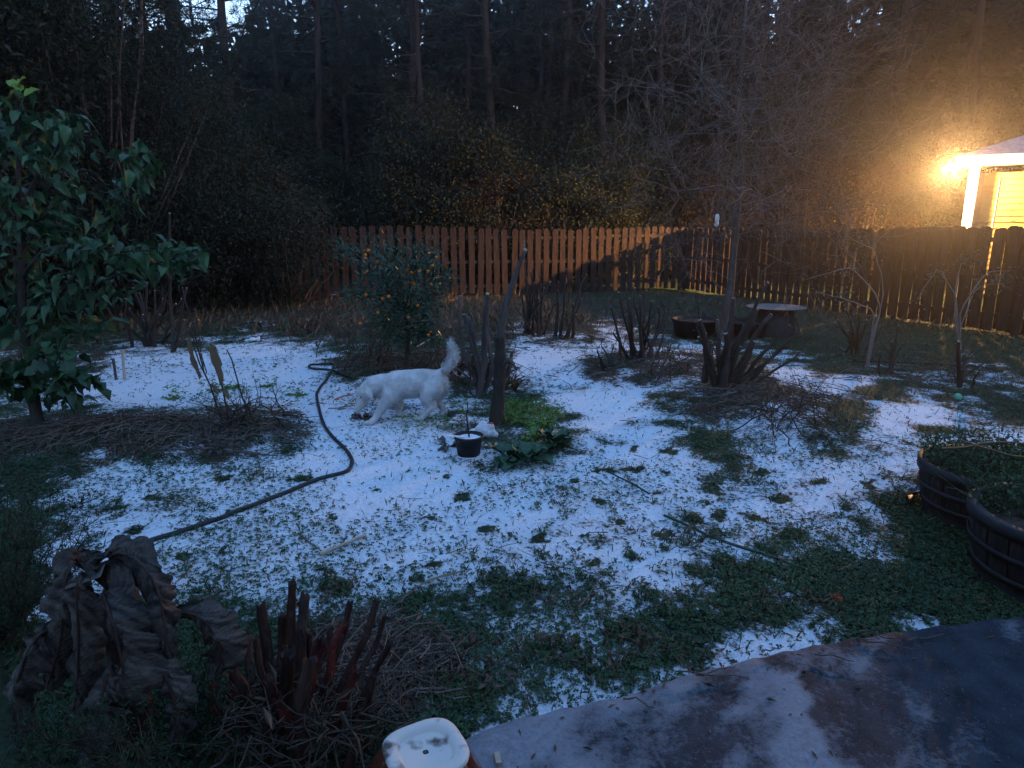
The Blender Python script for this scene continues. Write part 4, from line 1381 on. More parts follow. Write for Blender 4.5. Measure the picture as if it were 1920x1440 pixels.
# dry stalks with hanging leaves
for (bx, by, tx, ty, lb_) in [(428,800,398,655,"dry stalk hung with one big tan leaf, left of three"), (425,795,360,640,"dry stalk leaning far left with a shrivelled leaf, among three"),
                              (480,800,425,655,"bare dry stalk standing rightmost of the three")]:
    p = G(bx, by); o = thing("dry_stalk", lb_, "plant", tuple(p), "dry stalks in the left bed")
    b = MB(); tip = W(tx, ty, p[1] - .1) - p; b.tube(wander((0, 0, -.05), tip, 9, .012), np.linspace(.009, .005, 9), 6); b.build("stalk", M_stem_g, o)
    if tx != 425:
        t = np.linspace(0, 1, 8); big = tx == 398
        w_ = (.085 if big else .05) * np.sin(PI * (t * .8 + .12)) ** .7 * (1 + .25 * np.sin(t * 17 + bx))
        Pg = np.zeros((12, 5, 3)); t = np.linspace(0, 1, 12); w_ = np.interp(t, np.linspace(0, 1, 8), w_)
        for j, q_ in enumerate(np.linspace(-1, 1, 5)):
            tw_ = 1.1 * t + (.6 if big else -.7)
            fold = abs(q_) * w_ * .45
            Pg[:, j, 0] = q_ * w_ / 2 * np.cos(tw_) + .05 * t ** 2 + fold * np.sin(tw_); Pg[:, j, 1] = -.02 + q_ * w_ / 2 * np.sin(tw_) - fold * np.cos(tw_)
            Pg[:, j, 2] = .05 * np.sin(PI * np.minimum(t * 3, 1)) - np.maximum(t - .12, 0) * .36 + .012 * np.sin(19 * t + q_ * 2)
        b = MB(); b.grid(Pg, var=.75); b.build("hanging_leaf", M_dry, o, loc=tip)
        b = MB(); b.leaves(np.array([[0, 0, 0.]]), np.array([[.6, 0, -.7]]), np.array([[0, 1., .3]]), .13, .06, np.array([.8])); b.build("side_leaf", M_dry, o, loc=tip * .5)
for (a_, b_, t_, lb_) in [(218,712,(212,672),"shorter thin stake of the pair in the snow on the left"), (233,712,(229,655),"taller orange-brown stake of the pair in the snow on the left")]:
    p = G(a_, b_); b = MB(); tip = W(*t_, p[1]) - p; b.tube([(0, 0, -.08), tip], [.018, .016], 7)
    b.build("wooden_stake", M_bark_cut if a_ > 220 else M_bark, None, loc=p, label=lb_, cat="stake")

# hanging vine with leaves on the left above the stalks
vb = MB(); vp = G(385, 690)
cane_shrub("leaning_vine", "withered vine leaning up to the leafy tree behind the dry stalks", "shrub", (385, 700), [(342,540,.9),(350,600,.7),(365,580,.7)], r=(.012, .007), tw=4, foot=.03)


# ================================================================== HOSES, STICKS
def hose(name, label, pts, r, matl, sub=8):
    P = [G(a_, b_) for a_, b_ in pts]
    P = np.array(P); P[:, 2] += r * .9
    k = np.linspace(0, len(P) - 1, (len(P) - 1) * sub + 1)
    # catmull-rom
    out = []
    for t in k:
        i = int(min(t, len(P) - 2)); f = t - i
        p0 = P[max(i - 1, 0)]; p1 = P[i]; p2 = P[i + 1]; p3 = P[min(i + 2, len(P) - 1)]
        out.append(.5 * ((2 * p1) + (-p0 + p2) * f + (2 * p0 - 5 * p1 + 4 * p2 - p3) * f * f + (-p0 + 3 * p1 - 3 * p2 + p3) * f ** 3))
    Q = np.array(out); Q[:, 2] = H(Q[:, 0], Q[:, 1]) + r * .8
    b = MB(); b.tube(Q, r, 8)
    return b.build(name, matl, None, label=label, cat="hose")


hose("garden_hose", "black garden hose looping beside the dog and running down to the dead banana plant",
     [(665,712),(640,703),(615,695),(583,692),(582,686),(600,685),(622,684),(626,690),(613,712),(598,732),(594,745),(601,780),(610,803),(628,826),(648,845),(660,865),(655,882),(640,890),(600,900),(540,925),(470,952),(420,972),(350,996),(280,1018),(230,1035),(190,1045)], .016, M_hose)
hose("green_hose", "thin green hose lying diagonally over the grass on the right", [(1245,968),(1300,992),(1360,1018),(1430,1040),(1500,1066),(1570,1093),(1655,1128)], .009, M_hose_g)
hose("green_hose", "thin dark cord lying on the snow beyond the green hose", [(1140,885),(1165,898),(1190,910),(1215,925)], .006, M_hose)


def stick(name, label, pts, r, matl, lift=.01, cat="stick"):
    P = np.array([G(a_, b_) for a_, b_ in pts]); P[:, 2] += lift + r
    b = MB(); Q = wander(P[0], P[-1], 9, .004)
    if len(P) > 2:
        k = np.linspace(0, len(P) - 1, 9); Q = np.stack([np.interp(k, np.arange(len(P)), P[:, c]) for c in range(3)], -1)
    b.tube(Q, np.linspace(r, r * .6, 9), 7)
    return b.build(name, matl, None, label=label, cat=cat)


stick("broken_stick", "reddish broken stick lying on the snow left of centre", [(600,1046),(640,1030),(685,1010)], .014, M_bark_cut)
stick("fallen_twig", "thin forked twig beside the reddish broken stick", [(568,1012),(585,1025),(604,1038)], .005, M_twig)
stick("fallen_pole", "long thin fallen pole across the mulch right of the leaning shrub", [(1290,730),(1400,735),(1480,735)], .012, M_twig)
stick("fallen_branch", "long fallen branch lying across the patchy ground at the right edge", [(1600,680),(1700,683),(1830,690),(1880,700)], .016, M_bark_dk)
stick("fallen_branch", "red brown twig lying at the right tip of the left mulch bed", [(440,850),(480,856),(520,858)], .008, M_twig)
stick("fallen_branch", "long dark twig ending the left mulch bed in front", [(400,825),(440,828),(465,824)], .009, M_twig)
stick("red_stalk", "short red stalk on the snow by the dog's muzzle", [(628,752),(645,745),(665,741)], .009, M_red)
stick("fallen_branch", "pale slanting stick resting behind the dog's back", [(780,668),(800,655),(825,640)], .01, M_bark_cut, .12)
p = [G(743, 1138), G(770, 1118), G(800, 1098), G(840, 1085), G(872, 1078)]
b = MB(); Pg = np.zeros((5, 3, 3))
for i, q_ in enumerate(p):
    for j, s_ in enumerate((-1, 0, 1)): Pg[i, j] = q_ + np.array([.3, 1, 0]) * s_ * .014 * [1, 1.4, 1.3, 1, .5][i] + [0, 0, .02 + .006 * abs(s_)]
b.grid(Pg, var=1.0)
b.build("dried_leaf_blade", M_dry, None, label="long pale dried leaf blade lying where snow meets grass", cat="leaf")

# ================================================================== POT, PLUSH, BALL, BIRDBATH
pp = G(879, 850)
pot = thing("flower_pot", "round black plastic pot filled with snow and one bare stick", "pot", tuple(pp))
b = MB(); b.lathe([(0, -.01), (.088, -.01), (.108, .16), (.118, .165), (.118, .19), (.108, .19), (.104, .15), (0, .15)], 36); b.build("body", M_tub, pot)
b = MB(); b.lathe([(0, .172), (.05, .17), (.09, .165), (.104, .155), (.1, .12)], 24); v = b.v[0]; v += rng.normal(0, .003, v.shape); b.build("snow_fill", M_snow, pot)
b = MB(); tip = W(876, 735, pp[1] - .02) - pp; b.tube(wander((.01, 0, .12), tip, 8, .006), np.linspace(.008, .004, 8), 6); b.build("stick", M_bark_dk, pot)
b = MB(); b.box((-.09, -.03, .185), (.15, .035, .012), eul(0, .15, .1)); b.build("plant_tag", M_white, pot, False)
broadleaf("dead_leaf_clump", "curled brown dead leaves lying left of the black pot", (838, 838), 7, .2, .07, M_banana, "leaves", tilt=(.1, .5))
broadleaf("dead_leaf_clump", "curled reddish dead leaf against the right side of the black pot", (905, 838), 3, .2, .06, M_stalk_red, "leaves", tilt=(.1, .3))
broadleaf("dead_leaf_clump", "dark crumpled leaves in the snow under the dog's muzzle", (682, 785), 12, .16, .06, M_litter, "leaves", tilt=(.05, .4))


def remesh_blob(name, balls, matl, parent, vox=.012, smooth=4, noise=.004, loc=None):
    b = MB()
    for (c, r_, s_) in balls: b.sphere(c, r_, 14, 10, s_)
    me = b.mesh(name, matl)
    o = link(name, me, parent, loc)
    m1 = o.modifiers.new("r", 'REMESH'); m1.mode = 'VOXEL'; m1.voxel_size = vox; m1.use_smooth_shade = True
    m2 = o.modifiers.new("s", 'SMOOTH'); m2.factor = .5; m2.iterations = smooth
    dg = bpy.context.evaluated_depsgraph_get(); dg.update()
    nm = bpy.data.meshes.new_from_object(o.evaluated_get(dg))
    o.modifiers.clear(); nm.name = name
    if not nm.materials: nm.materials.append(matl)
    n_ = len(nm.vertices); V = np.empty(n_ * 3, np.float32); nm.vertices.foreach_get("co", V); V = V.reshape(-1, 3)
    Nn = np.empty(n_ * 3, np.float32); nm.vertices.foreach_get("normal", Nn); Nn = Nn.reshape(-1, 3)
    if noise:
        f = (.6 * vnoise(V[:, 0] * 22 + V[:, 2] * 14, V[:, 1] * 30 - V[:, 2] * 31) + .4 * vnoise(V[:, 0] * 60 + V[:, 2] * 22, V[:, 1] * 50 - V[:, 2] * 61) - .5) * 2 * noise
        V2 = V + Nn * f[:, None]; nm.vertices.foreach_set("co", V2.astype(np.float32).ravel()); nm.update()
    o.data = nm
    return o, V, Nn


wp = G(903, 820)
pl = thing("plush_toy", "white fluffy bundle with a small red patch lying behind the black pot", "toy", tuple(wp))
remesh_blob("body", [((-.07, 0, .04), .05, (1, 1, .8)), ((0, 0, .06), .065, (1, 1, .9)), ((.07, 0, .05), .055, (1, 1, 1)), ((.01, .02, .11), .04, (1, 1, 1)), ((.08, .0, .095), .035, (1.2, 1, 1)), ((-.11, .02, .03), .03, (1, 1, 1)), ((.12, -.01, .03), .03, (1, 1, 1))], M_plush, pl, .009, 2, .008)
b = MB(); b.sphere((.085, .0, .128), .014, 10, 8, (1.6, 1, .8)); b.build("red_patch", M_red, pl)

bp_ = G(1795, 750)
b = MB(); b.sphere((0, 0, .035), .04, 20, 14); b.build("ball", M_ball, None, loc=bp_, label="small pale green ball on the grass near the right edge", cat="ball")

pot.scale = (1.06, 1.06, .84)
bb0 = G(1450, 628)
bbt = thing("bird_bath", "wide thin shallow dish on a low dark stand before the side fence", "bird bath", tuple(bb0))
dishz = W(1450, 576, bb0[1])[2] - bb0[2]
b = MB(); b.lathe([(0, dishz - .03), (.25, dishz - .02), (.50, dishz + .0), (.51, dishz + .012), (.47, dishz + .008), (.25, dishz - .01), (0, dishz - .012)], 40); b.build("dish", M_stone, bbt)
b = MB(); b.lathe([(0, dishz - .035), (.30, dishz - .035), (.33, dishz * .6), (.36, .1), (.38, .0), (.38, -.08), (0, -.08)], 24); b.build("stand", M_tub, bbt)
for (a_, b_, lb_, w_, h_) in [(1305, 628, "wide black tub behind the trunk of the bare tree, its left side", .42, .26), (1395, 630, "low black tub between the bare tree and the wide shallow dish", .36, .24)]:
    q_ = G(a_, b_); o = thing("planter_tub", lb_, "planter", tuple(q_))
    b = MB(); b.lathe([(0, -.06), (w_ * .85, -.06), (w_, h_), (w_ * 1.04, h_), (w_ * 1.04, h_ + .03), (w_ * .96, h_ + .03), (w_ * .94, h_ - .03), (0, h_ - .03)], 32); b.build("body", M_tub, o)
    b = MB(); b.lathe([(0, h_ - .015), (w_ * .5, h_ - .018), (w_ * .93, h_ - .03)], 24); v = b.v[0]; v += rng.normal(0, .006, v.shape); b.build("soil", M_soil, o)
p = G(475, 640)
o_, _, _ = remesh_blob("snow_lump", [((0, 0, .03), .05, (1.4, 1, .7)), ((.07, 0, .03), .04, (1, 1, 1)), ((-.08, .0, .01), .05, (1.6, 1, .5)), ((.1, 0, .05), .03, (.6, .6, 1.5))], M_snow, None, .012, 2, .006, p)
o_['label'] = "ragged white lump of snow on the dark strip before the back fence"; o_['category'] = "snow"


# ================================================================== HALF-BARREL PLANTERS AT THE RIGHT
def barrel(name, label, cx_, cy_, r_, h_, snow=False):
    z0 = float(H(cx_, cy_)) - .02
    o = thing(name, label, "planter", (cx_, cy_, z0))
    n = 22
    for i in range(n):
        a0 = 2 * PI * i / n + .010; a1 = 2 * PI * (i + 1) / n - .010
        b = MB(); rows = []
        for (rr, z) in ((.86, 0), (.93, h_ * .35), (.98, h_ * .7), (1., h_)):
            rows.append([(r_ * rr * math.cos(a), r_ * rr * math.sin(a), z) for a in (a0, (a0 + a1) / 2, a1)])
        inn = [[(x * .94, y * .94, z) for x, y, z in r__] for r__ in rows]
        Pg = np.array([r__ for r__ in rows] + [inn[3], inn[0]])
        b.grid(Pg); b.build("stave", M_stave, o)
    b = MB(); b.lathe([(r_ * .88, .0), (r_ * .935, h_ * .95)], 44); b.build("liner", M_tub, o)
    for z, k in ((.09, .9), (h_ * .55, .968)):
        b = MB(); b.lathe([(r_ * k + .004, z), (r_ * k + .009, z + .0), (r_ * (k + .012) + .009, z + .035), (r_ * (k + .012) + .004, z + .035)], 44); b.build("hoop", M_tub, o)
    b = MB(); b.lathe([(r_ * 1.005, h_ - .05), (r_ * 1.03, h_ - .05), (r_ * 1.035, h_ + .012), (r_ * .925, h_ + .012), (r_ * .925, h_ - .03)], 44); b.build("rim", M_tub, o)
    b = MB(); b.lathe([(0, h_ - .04), (r_ * .5, h_ - .05), (r_ * .93, h_ - .06)], 40); v = b.v[0]; v += rng.normal(0, .006, v.shape)
    b.build("soil", M_soil, o)
    if snow:
        for k in range(6):
            b = MB(); a = R(0, 6.28); q_ = R(.1, .6) * r_
            b.sphere((math.cos(a) * q_, math.sin(a) * q_, h_ - .045), R(.05, .1), 12, 8, (1.4, 1, .18)); v = b.v[0]; v += rng.normal(0, .004, v.shape); b.build("snow_patch", M_snow, o)
    return o, z0


q1 = G(1880, 1020)
BX1, BY1 = W(1850, 930, 4.0)[0] + .1, 4.25
B1, z1 = barrel("barrel_planter", "far half-barrel planter overgrown with dark weeds and thin twigs at the right", 3.14, 4.10, .42, .36)
B2, z2 = barrel("barrel_planter", "near half-barrel planter with snow and pale bent stems cut by the right edge", 2.95, 3.22, .47, .40, True)
for (cx_, cy_, hz, n_, lab, spr) in [(3.14, 4.10, z1 + .33, 2600, "dark weeds overgrowing the far half-barrel planter", .42), (2.8, 3.5, z2 + .34, 700, "dark weeds at the back of the near half-barrel planter", .2)]:
    b = MB(); a = rng.random(n_) * 2 * PI; q_ = np.sqrt(rng.random(n_)) * spr
    C = np.stack([np.cos(a) * q_, np.sin(a) * q_, rng.random(n_) ** 1.6 * .18], -1)
    b.leaves(C, rng.normal(0, 1, (n_, 3)), rng.normal(0, .7, (n_, 3)) + [0, 0, 1], .04, .016, rng.random(n_))
    for k in range(26):
        a_ = R(0, 6.28); e = np.array([math.cos(a_) * R(.2, .5), math.sin(a_) * R(.2, .5), R(.1, .28)])
        b.tube(wander((e[0] * .4, e[1] * .4, 0), e, 6, .015), np.linspace(.004, .0015, 6), 4, cap=False)
    b.build("planter_weeds", M_clover, None, False, loc=(cx_, cy_, hz), label=lab, cat="plant")
for (pts, lab) in [([(2.86, 3.05, .35), (2.80, 3.02, .62), (2.83, 3.0, .78)], "pale upright broken stem in the near half-barrel planter"),
                   ([(3.0, 3.0, .35), (2.93, 2.98, .55), (2.84, 2.95, .68)], "pale slanting stem in the near half-barrel planter"),
                   ([(3.4, 3.2, .62), (2.9, 3.6, .60), (2.62, 3.75, .66)], "long pale cane lying across both half-barrel planters"),
                   ([(2.75, 4.05, .5), (3.05, 3.9, .6), (3.4, 3.8, .55)], "long thin cane bent over the far half-barrel planter")]:
    pts = np.array(pts); pts[:, 2] += z1
    b = MB(); k = np.linspace(0, 2, 12); Q = np.stack([np.interp(k, [0, 1, 2], pts[:, c]) for c in range(3)], -1)
    hb_ = B2 if "near" in lab or "across" in lab else B1
    b.tube(Q + rng.normal(0, .004, Q.shape) - np.array(hb_.location), np.linspace(.008, .004, 12), 6); b.build("dry_stem", M_dry, hb_, label=lab)
strap_plant("reddish_dead_leaf", "reddish curled dead leaf hanging over the left side of the far half-barrel planter", (1700, 935), 3, .3, .04, M_stalk_red, cat="leaves", spread=1.)

# ================================================================== DOG
dp = G(752, 796)
Yd = dp[1]
dog = thing("dog", "large white dog walking left with its nose to the ground and its plumed tail raised", "dog", tuple(dp))
print("dog", dp)


def DW(px, py, dy=0.0):
    return W(px, py, Yd + dy) - dp


def chain(pts, step=.022):
    out = []
    for i in range(len(pts) - 1):
        (a_, ra), (b_, rb) = pts[i], pts[i + 1]
        n_ = max(2, int(np.linalg.norm(b_ - a_) / step))
        for k in range(n_ + 1):
            f = k / n_; out.append((a_ + (b_ - a_) * f, ra + (rb - ra) * f, (1, 1, 1)))
    return out


off = .22
def foot(px, py, dy):
    q_ = DW(px, py, dy); gz = float(H(q_[0] + dp[0], q_[1] + dp[1])) - dp[2]; q_[2] = gz + .022; return q_


balls = []
balls += [(c, r_, (1, .86, 1)) for c, r_, _ in chain([(DW(722,727,off), .125), (DW(745,722,off), .145), (DW(775,718,off), .135), (DW(800,716,off), .130), (DW(818,716,off), .115)])]
balls += chain([(DW(722,722,off), .115), (DW(703,722,off - .02), .095), (DW(690,730,off - .04), .082), (DW(682,738,off - .05), .074)])            # neck
balls += chain([(DW(682,738,off - .05), .074), (DW(677,752,off - .06), .050), (DW(672,765,off - .07), .036), (DW(669,771,off - .07), .028)])     # head and muzzle
# front legs
balls += chain([(DW(732,742,off - .10), .075), (DW(716,763,off - .12), .046), (DW(703,784,off - .14), .030), (foot(694,797,-.02), .030), (foot(687,800,-.02), .024)])
balls += chain([(DW(742,742,off + .06), .075), (DW(748,763,off + .08), .046), (DW(752,780,off + .08), .030), (foot(751,789,off + .03), .030), (foot(744,790,off + .03), .024)])
# hind legs: knee forward, hock back
balls += chain([(DW(812,728,off - .08), .10), (DW(800,745,off - .11), .070), (DW(812,760,off - .11), .038), (DW(800,772,off - .12), .028), (foot(786,785,off - .14), .027), (foot(780,786,off - .14), .022)])
balls += chain([(DW(820,728,off + .08), .10), (DW(812,748,off + .10), .066), (DW(828,760,off + .1), .036), (DW(832,772,off + .09), .027), (foot(830,782,off + .06), .027), (foot(823,783,off + .06), .022)])
# tail
tailp = [(DW(820,702,off), .045), (DW(831,694,off), .032), (DW(842,685,off), .032), (DW(850,672,off), .036), (DW(850,657,off), .032), (DW(846,645,off), .022), (DW(842,636,off), .010)]
balls += chain(tailp)
body, BVt, BNn = remesh_blob("body", balls, M_fur, dog, .0125, 4, .006)
# ears, eyes, nose
for dy in (-.115, .005):
    e0 = DW(691, 731, off - .05 + dy + .0); s_ = -1 if dy < -.05 else 1
    Pg = np.zeros((6, 5, 3)); t = np.linspace(0, 1, 6)
    w_ = .055 * np.sin(PI * (t * .75 + .22)) ** .8
    for j, q_ in enumerate(np.linspace(-1, 1, 5)):
        Pg[:, j, 0] = q_ * w_ / 2 + .03 * t; Pg[:, j, 1] = s_ * (.015 + .012 * np.sin(PI * t)) ; Pg[:, j, 2] = .012 - t * .10
    b = MB(); b.grid(Pg); b.build("ear", M_fur_warm, dog, loc=e0)
for dy in (-.09, -.005):
    b = MB(); b.sphere(DW(676.5, 745, off - .05 + dy + .0) , .008, 8, 6); b.build("eye", M_black, dog)
b = MB(); b.sphere(DW(667.5, 774, off - .07), .017, 12, 8, (1, 1.2, .9)); b.build("nose", M_black, dog)
# fur: short blades, long on the tail
nf = 26000
ix = rng.integers(0, len(BVt), nf)
C = BVt[ix] + rng.normal(0, .004, (nf, 3)); Nn = BNn[ix]
tl = (BVt[ix][:, 0] > DW(828, 700, off)[0]) & (BVt[ix][:, 2] > DW(828, 700, off)[2] - .02)
und = (Nn[:, 2] < -.2)
Dn = Nn * .45 + np.array([.8, 0, -.55]) + rng.normal(0, .3, (nf, 3))
tdir = np.array([.1, 0, .9])
Dn = np.where(tl[:, None], Nn * .9 + np.array([.1, 0, .25]) + rng.normal(0, .35, (nf, 3)), Dn)
Lf = np.where(tl, .042, .020 + .012 * und) * (.6 + rng.random(nf) * .7)
leg = BVt[ix][:, 2] < .22
Lf = np.where(leg, .016, Lf)
b = MB(); b.leaves(C - Nn * .003, Dn, Nn, Lf, .0035, rng.random(nf), .0, .1)
b.build("fur", M_fur, dog, False, kind='stuff')

# ================================================================== FOREGROUND: DEAD BANANA PLANT
bn0 = G(235, 1400)
print("banana", bn0)
bp0 = thing("dead_banana_plant", "collapsed dead banana plant with big brown drooping leaves at the lower left", "plant", tuple(bn0))


def draped(pts, w, seed, torn=.8, pleat=.007, thick=None, label=None):
    """leaf hanging along pixel path pts = (px, py, Y); w = widths"""
    r = np.random.default_rng(seed)
    P = np.array([W(a_, b_, y_) for a_, b_, y_ in pts]) - bn0
    m = 90; k = np.linspace(0, len(P) - 1, m)
    Q = []
    for t in k:
        i = int(min(t, len(P) - 2)); f = t - i
        p0 = P[max(i - 1, 0)]; p1 = P[i]; p2 = P[i + 1]; p3 = P[min(i + 2, len(P) - 1)]
        Q.append(.5 * ((2 * p1) + (-p0 + p2) * f + (2 * p0 - 5 * p1 + 4 * p2 - p3) * f * f + (-p0 + 3 * p1 - 3 * p2 + p3) * f ** 3))
    Q = np.array(Q); ww = np.interp(k, np.arange(len(w)), w) if len(w) == len(P) else np.interp(k, np.linspace(0, len(P) - 1, len(w)), w)
    T = np.gradient(Q, axis=0); T /= np.linalg.norm(T, axis=1, keepdims=True)
    view = np.array([.15, -1., .35]); S = np.cross(T, view); S /= np.linalg.norm(S, axis=1, keepdims=True); N_ = np.cross(S, T)
    ns = 17; s_ = np.linspace(-1, 1, ns)
    q = np.arange(m) / m
    eL = 1 - torn * np.maximum(0, vnoise(q * 13 + seed, q * 0 + 1.5) - .35) * 1.6 - .12 * (vnoise(q * 50 + seed, q * 0) > .7)
    eR = 1 - torn * np.maximum(0, vnoise(q * 11 + seed * 2, q * 0 + 7.5) - .35) * 1.6 - .12 * (vnoise(q * 46 + seed, q * 0 + 3) > .7)
    Pg = np.zeros((m, ns, 3)); var = np.zeros((m, ns)); asym = .25 * math.sin(seed * 1.7)
    for j, q_ in enumerate(s_):
        e_ = eL if q_ < 0 else eR
        sw = q * 3.1 + q_ * .35
        pl_ = pleat * (.5 * np.sin(sw * 24 + seed) + .5 * np.sin(sw * 41)) * abs(q_) ** .7 + (fbm(q * 7 + seed, q_ * 1.6 + 0 * q) - .5) * .045
        Pg[:, j] = Q + S * ((q_ + asym * (1 - abs(q_))) * ww * e_ / 2)[:, None] + N_ * (-(abs(q_) ** 1.6) * ww * .30 + pl_)[:, None] + T * (abs(q_) * ww * .25)[:, None]
        var[:, j] = np.clip(.36 + 1.1 * (vnoise(sw * 34 + seed * 3, 0 * q + q_ * .6) - .5) + .8 * (fbm(q * 4 + seed, q_ * 1.3 + 0 * q) - .5), 0, 1)
    b = MB(); b.grid(Pg, var=var.ravel())
    b.build("dead_leaf", M_banana, bp0)
    b = MB(); b.tube(Q + N_ * .003 + S * (asym * ww / 2)[:, None], np.linspace(.007, .003, m), 5, var=.8); b.build("midrib", M_stalk, bp0)


# stem core
knobbly([np.array([0, 0, -.1]), W(235,1250,2.15) - bn0, W(225,1120,2.2) - bn0, W(215,1060,2.22) - bn0], [.09, .075, .06, .04], 12).build("stem", M_stalk, bp0)
draped([(205,1110,2.2),(215,1050,2.14),(250,1062,2.05),(283,1110,2.0),(300,1175,1.97),(305,1240,1.96)], [.05,.13,.20,.19,.14,.05], 3)
draped([(205,1120,2.08),(200,1105,2.0),(222,1150,1.93),(238,1205,1.9),(245,1265,1.88),(228,1315,1.88)], [.08,.17,.24,.25,.22,.08], 5)
draped([(185,1080,2.2),(140,1050,2.12),(118,1080,2.06),(112,1140,2.03),(105,1210,2.02),(85,1290,2.02)], [.06,.15,.19,.17,.16,.06], 7)
draped([(195,1095,2.15),(160,1075,2.02),(150,1110,1.98),(152,1190,1.96),(150,1270,1.95),(140,1330,1.95)], [.05,.12,.15,.14,.12,.05], 9)
draped([(290,1170,2.1),(335,1150,2.08),(375,1160,2.04),(405,1200,2.02),(412,1240,2.02),(400,1268,2.02)], [.05,.10,.17,.18,.13,.04], 11)
draped([(250,1210,2.06),(290,1240,1.97),(318,1290,1.93),(330,1350,1.92),(322,1400,1.92)], [.04,.10,.13,.12,.05], 13)
draped([(120,1180,2.1),(80,1190,2.02),(50,1240,1.98),(30,1310,1.97),(30,1380,1.97)], [.05,.11,.15,.13,.05], 15)
draped([(205,1240,2.0),(185,1300,1.92),(180,1360,1.88),(165,1430,1.86)], [.10,.16,.17,.10], 17)
draped([(120,1062,2.2),(140,1042,2.18),(165,1050,2.16),(178,1075,2.15)], [.03,.07,.07,.03], 19)
draped([(190,1045,2.25),(215,1028,2.24),(248,1036,2.22),(262,1056,2.2)], [.04,.09,.08,.03], 23)

# cut banana stump
st0 = G(575, 1400)
sp0 = thing("banana_stump", "cut banana clump of brown and red stubs right of the collapsed leaves", "plant", tuple(st0))
print("stump", st0)
for i, (bx, by, tx, ty, r_, red) in enumerate([(545,1330,548,1095,.020,0),(560,1330,572,1120,.024,0),(500,1340,490,1140,.026,0),(520,1330,530,1160,.022,0),(445,1330,432,1160,.022,1),
        (590,1330,655,1135,.016,0),(610,1340,705,1130,.016,0),(600,1350,640,1175,.018,1),(620,1350,720,1160,.012,0),(640,1370,730,1210,.014,0),(480,1350,462,1190,.020,0),
        (560,1390,600,1210,.028,1),(530,1390,540,1230,.03,0),(470,1390,440,1260,.024,0),(610,1400,665,1260,.02,1),(585,1420,520,1310,.024,1),(650,1420,700,1270,.016,0),
        (500,1420,505,1280,.028,0),(555,1430,580,1250,.03,0),(430,1400,400,1290,.018,1),(640,1440,690,1330,.02,0),(575,1300,620,1180,.014,0),(515,1360,480,1200,.016,0),(600,1330,580,1190,.016,0)]):
    y_ = G0(bx, by)[1]; y_ = max(y_, 1.9); y_ = min(y_, 2.35)
    a_ = W(bx, by, y_) - st0; a_[2] = -.05; e = W(tx, ty, y_ + .12 * (ty < 1200)) - st0
    r_ *= .82
    knobbly([a_, a_ * .6 + e * .4 + rng.normal(0, .01, 3), a_ * .25 + e * .75 + rng.normal(0, .012, 3), e], [r_ * 1.3, r_ * 1.1, r_, r_ * .95], 10, amp=.04, sub=4, ragged=r_ * 1.6).build("stalk", M_stalk_red if red else M_stalk, sp0, False)
b = MB()
for k in range(330):
    a_ = W(R(400, 760), R(1230, 1440), R(1.85, 2.3)) - st0; a_[2] = max(a_[2] * .6, .01)
    e = a_ + rng.normal(0, .13, 3) * [1, 1, .5]; e[2] = max(e[2], .0)
    b.tube(wander(a_, e, 5, .012), np.linspace(.004, .0015, 5) * R(.4, 1.5), 4, var=random.random(), cap=False)
b.build("fibres", M_stem_g, sp0, kind='stuff')
b = MB()
for k in range(60):
    c = W(R(390, 730), R(1220, 1440), R(1.85, 2.3)) - st0; c[2] = max(c[2] * .7, .02)
    b.leaves(np.array([c]), rng.normal(0, 1, (1, 3)), rng.normal(0, 1, (1, 3)), R(.04, .09), R(.012, .022), np.array([random.random() * .6]))
b.build("leaf_scraps", M_litter, sp0, False, kind='stuff')


# feathery fern shrubs at the left border and under the banana leaves
def feathery(name, label, base, tips, n_l=260, yv=None, size=.022):
    p = np.array(base, float); o = thing(name, label, "shrub", tuple(p))
    sb = MB(); lb = MB()
    for tpt in tips:
        tip = np.array(tpt) - p
        P = wander((random.gauss(0, .03), random.gauss(0, .03), -.05), tip, 9, .02)
        sb.tube(P, np.linspace(.005, .0015, 9), 5, cap=False)
        ends = []
        for k in range(16):
            i = random.randint(2, 8); d = rng.normal(0, .5, 3) + (P[-1] - P[0]) / np.linalg.norm(P[-1] - P[0]) * .8; L = R(.06, .16)
            Q = wander(P[i], P[i] + d * L, 4, .008); sb.tube(Q, np.linspace(.0022, .001, 4), 3, cap=False); ends.append(Q)
        E = np.concatenate(ends); m = n_l
        sel = E[rng.integers(0, len(E), m)] + rng.normal(0, .01, (m, 3))
        lb.leaves(sel, rng.normal(0, .7, (m, 3)) + (tip / np.linalg.norm(tip)) * .6, rng.normal(0, 1, (m, 3)), size * (.6 + rng.random(m)), .0045, rng.random(m), .05, .1)
    sb.build("stems", M_stem_g, o); lb.build("foliage", M_fern, o, False, kind='stuff')


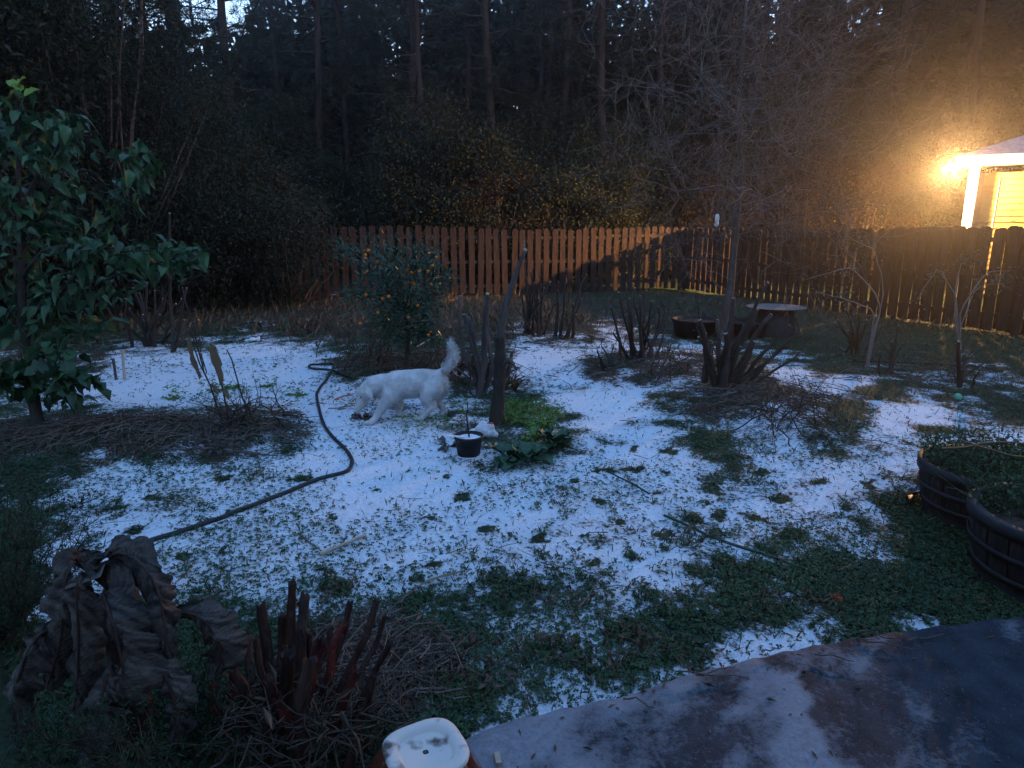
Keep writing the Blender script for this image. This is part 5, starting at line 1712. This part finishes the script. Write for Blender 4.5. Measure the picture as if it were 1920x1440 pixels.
fb0 = G(0, 1230)
feathery("feathery_shrub", "feathery dark green shrub at the left edge beyond the dead banana leaves", (fb0[0] - .05, fb0[1] + .05, 0),
         [W(a_, b_, fb0[1] + R(-.15, .25)) for a_, b_ in [(10,880),(30,900),(60,940),(95,930),(140,950),(170,960),(120,1000),(60,1000),(20,960),(0,1000),(40,1050),(90,1040),(110,1090),(20,1100),(70,1110),(0,1060),(165,1000),(-30,950),(-50,1050)]], 420)
fb1 = np.array([-.95, 1.75, 0])
feathery("feathery_shrub", "low feathery green sprigs in the dark under the dead banana leaves", (-1.05, 1.72, 0),
         [W(a_, b_, R(1.65, 1.85)) for a_, b_ in [(120,1350),(180,1360),(220,1380),(60,1340),(260,1400),(100,1400),(30,1380),(200,1420),(150,1390),(300,1420)]], 260)
feathery("feathery_shrub", "dark feathery sprigs between the dead banana leaves and the cut stubs", tuple(G0(375, 1400)),
         [W(a_, b_, R(1.95, 2.1)) for a_, b_ in [(340,1270),(370,1290),(390,1300),(330,1310),(360,1340),(400,1340),(310,1330)]], 220)

# ================================================================== UPTURNED CERAMIC POT
cpx = W(798, 1405, 1.62)
cp0 = np.array([cpx[0], 1.62, .03])
hz = cpx[2] - .03 - .0
cp = thing("upturned_pot", "brown glazed ceramic pot standing upside down with its raw white base up", "pot", tuple(cp0))
print("pot h", hz)
b = MB(); b.lathe([(.215, 0), (.225, .01), (.225, .04), (.21, .06), (.19, hz * .45), (.15, hz * .8), (.118, hz - .02), (.110, hz - .006)], 56, sq=3.2); b.build("body", M_glaze, cp)
b = MB(); b.lathe([(.112, hz - .012), (.114, hz), (.106, hz + .004), (.078, hz + .004), (.072, hz - .006), (.066, hz - .008), (.008, hz - .009)], 56, sq=3.2); b.build("raw_base", M_ceramic, cp)
b = MB(); b.lathe([(.0, hz - .0085), (.005, hz - .0085)], 12); b.build("drain_hole", M_black, cp)
cp.rotation_euler = (0, 0, .5)

# small wood chip on the patio
b = MB(); ch = G0(933, 1428, .03); b.box((0, 0, .01), (.02, .045, .018), eul(.1, .1, .2)); b.build("wood_chip", M_bark_cut, None, False, loc=ch, label="small orange wood chip on the snowy patio right of the upturned pot", cat="wood chip")
b = MB(); n_ = 60; C = rng.normal(0, .012, (n_, 3)); C[:, 2] = abs(C[:, 2]) * .5
oc = G(1568, 1128); b.leaves(C, rng.normal(0, 1, (n_, 3)), rng.normal(0, 1, (n_, 3)), .014, .008, rng.random(n_)); b.build("orange_blossom", M_red, None, False, loc=oc + [0, 0, .02], label="tiny orange-red scrap glowing in the grass by the green hose's end", cat="scrap")

# ================================================================== HAZE, ADDED TO MAKE THE GLOW ROUND THE LAMP
if HAZE:
    hb = MB(); hb.box((0, 25, 14.5), (210, 150, 33)); 
    hm = bpy.data.materials.new("haze"); hm.use_nodes = True; nt = hm.node_tree
    nt.nodes.remove(nt.nodes["Principled BSDF"])
    pv_ = nt.nodes.new("ShaderNodeVolumePrincipled"); pv_.inputs['Density'].default_value = HAZE; pv_.inputs['Color'].default_value = (.9, .9, .92, 1)
    pv_.inputs['Anisotropy'].default_value = .88
    nt.links.new(pv_.outputs[0], nt.nodes["Material Output"].inputs['Volume'])
    hb.build("haze", hm, None, False, kind='stuff', label="thin evening haze over the yard")
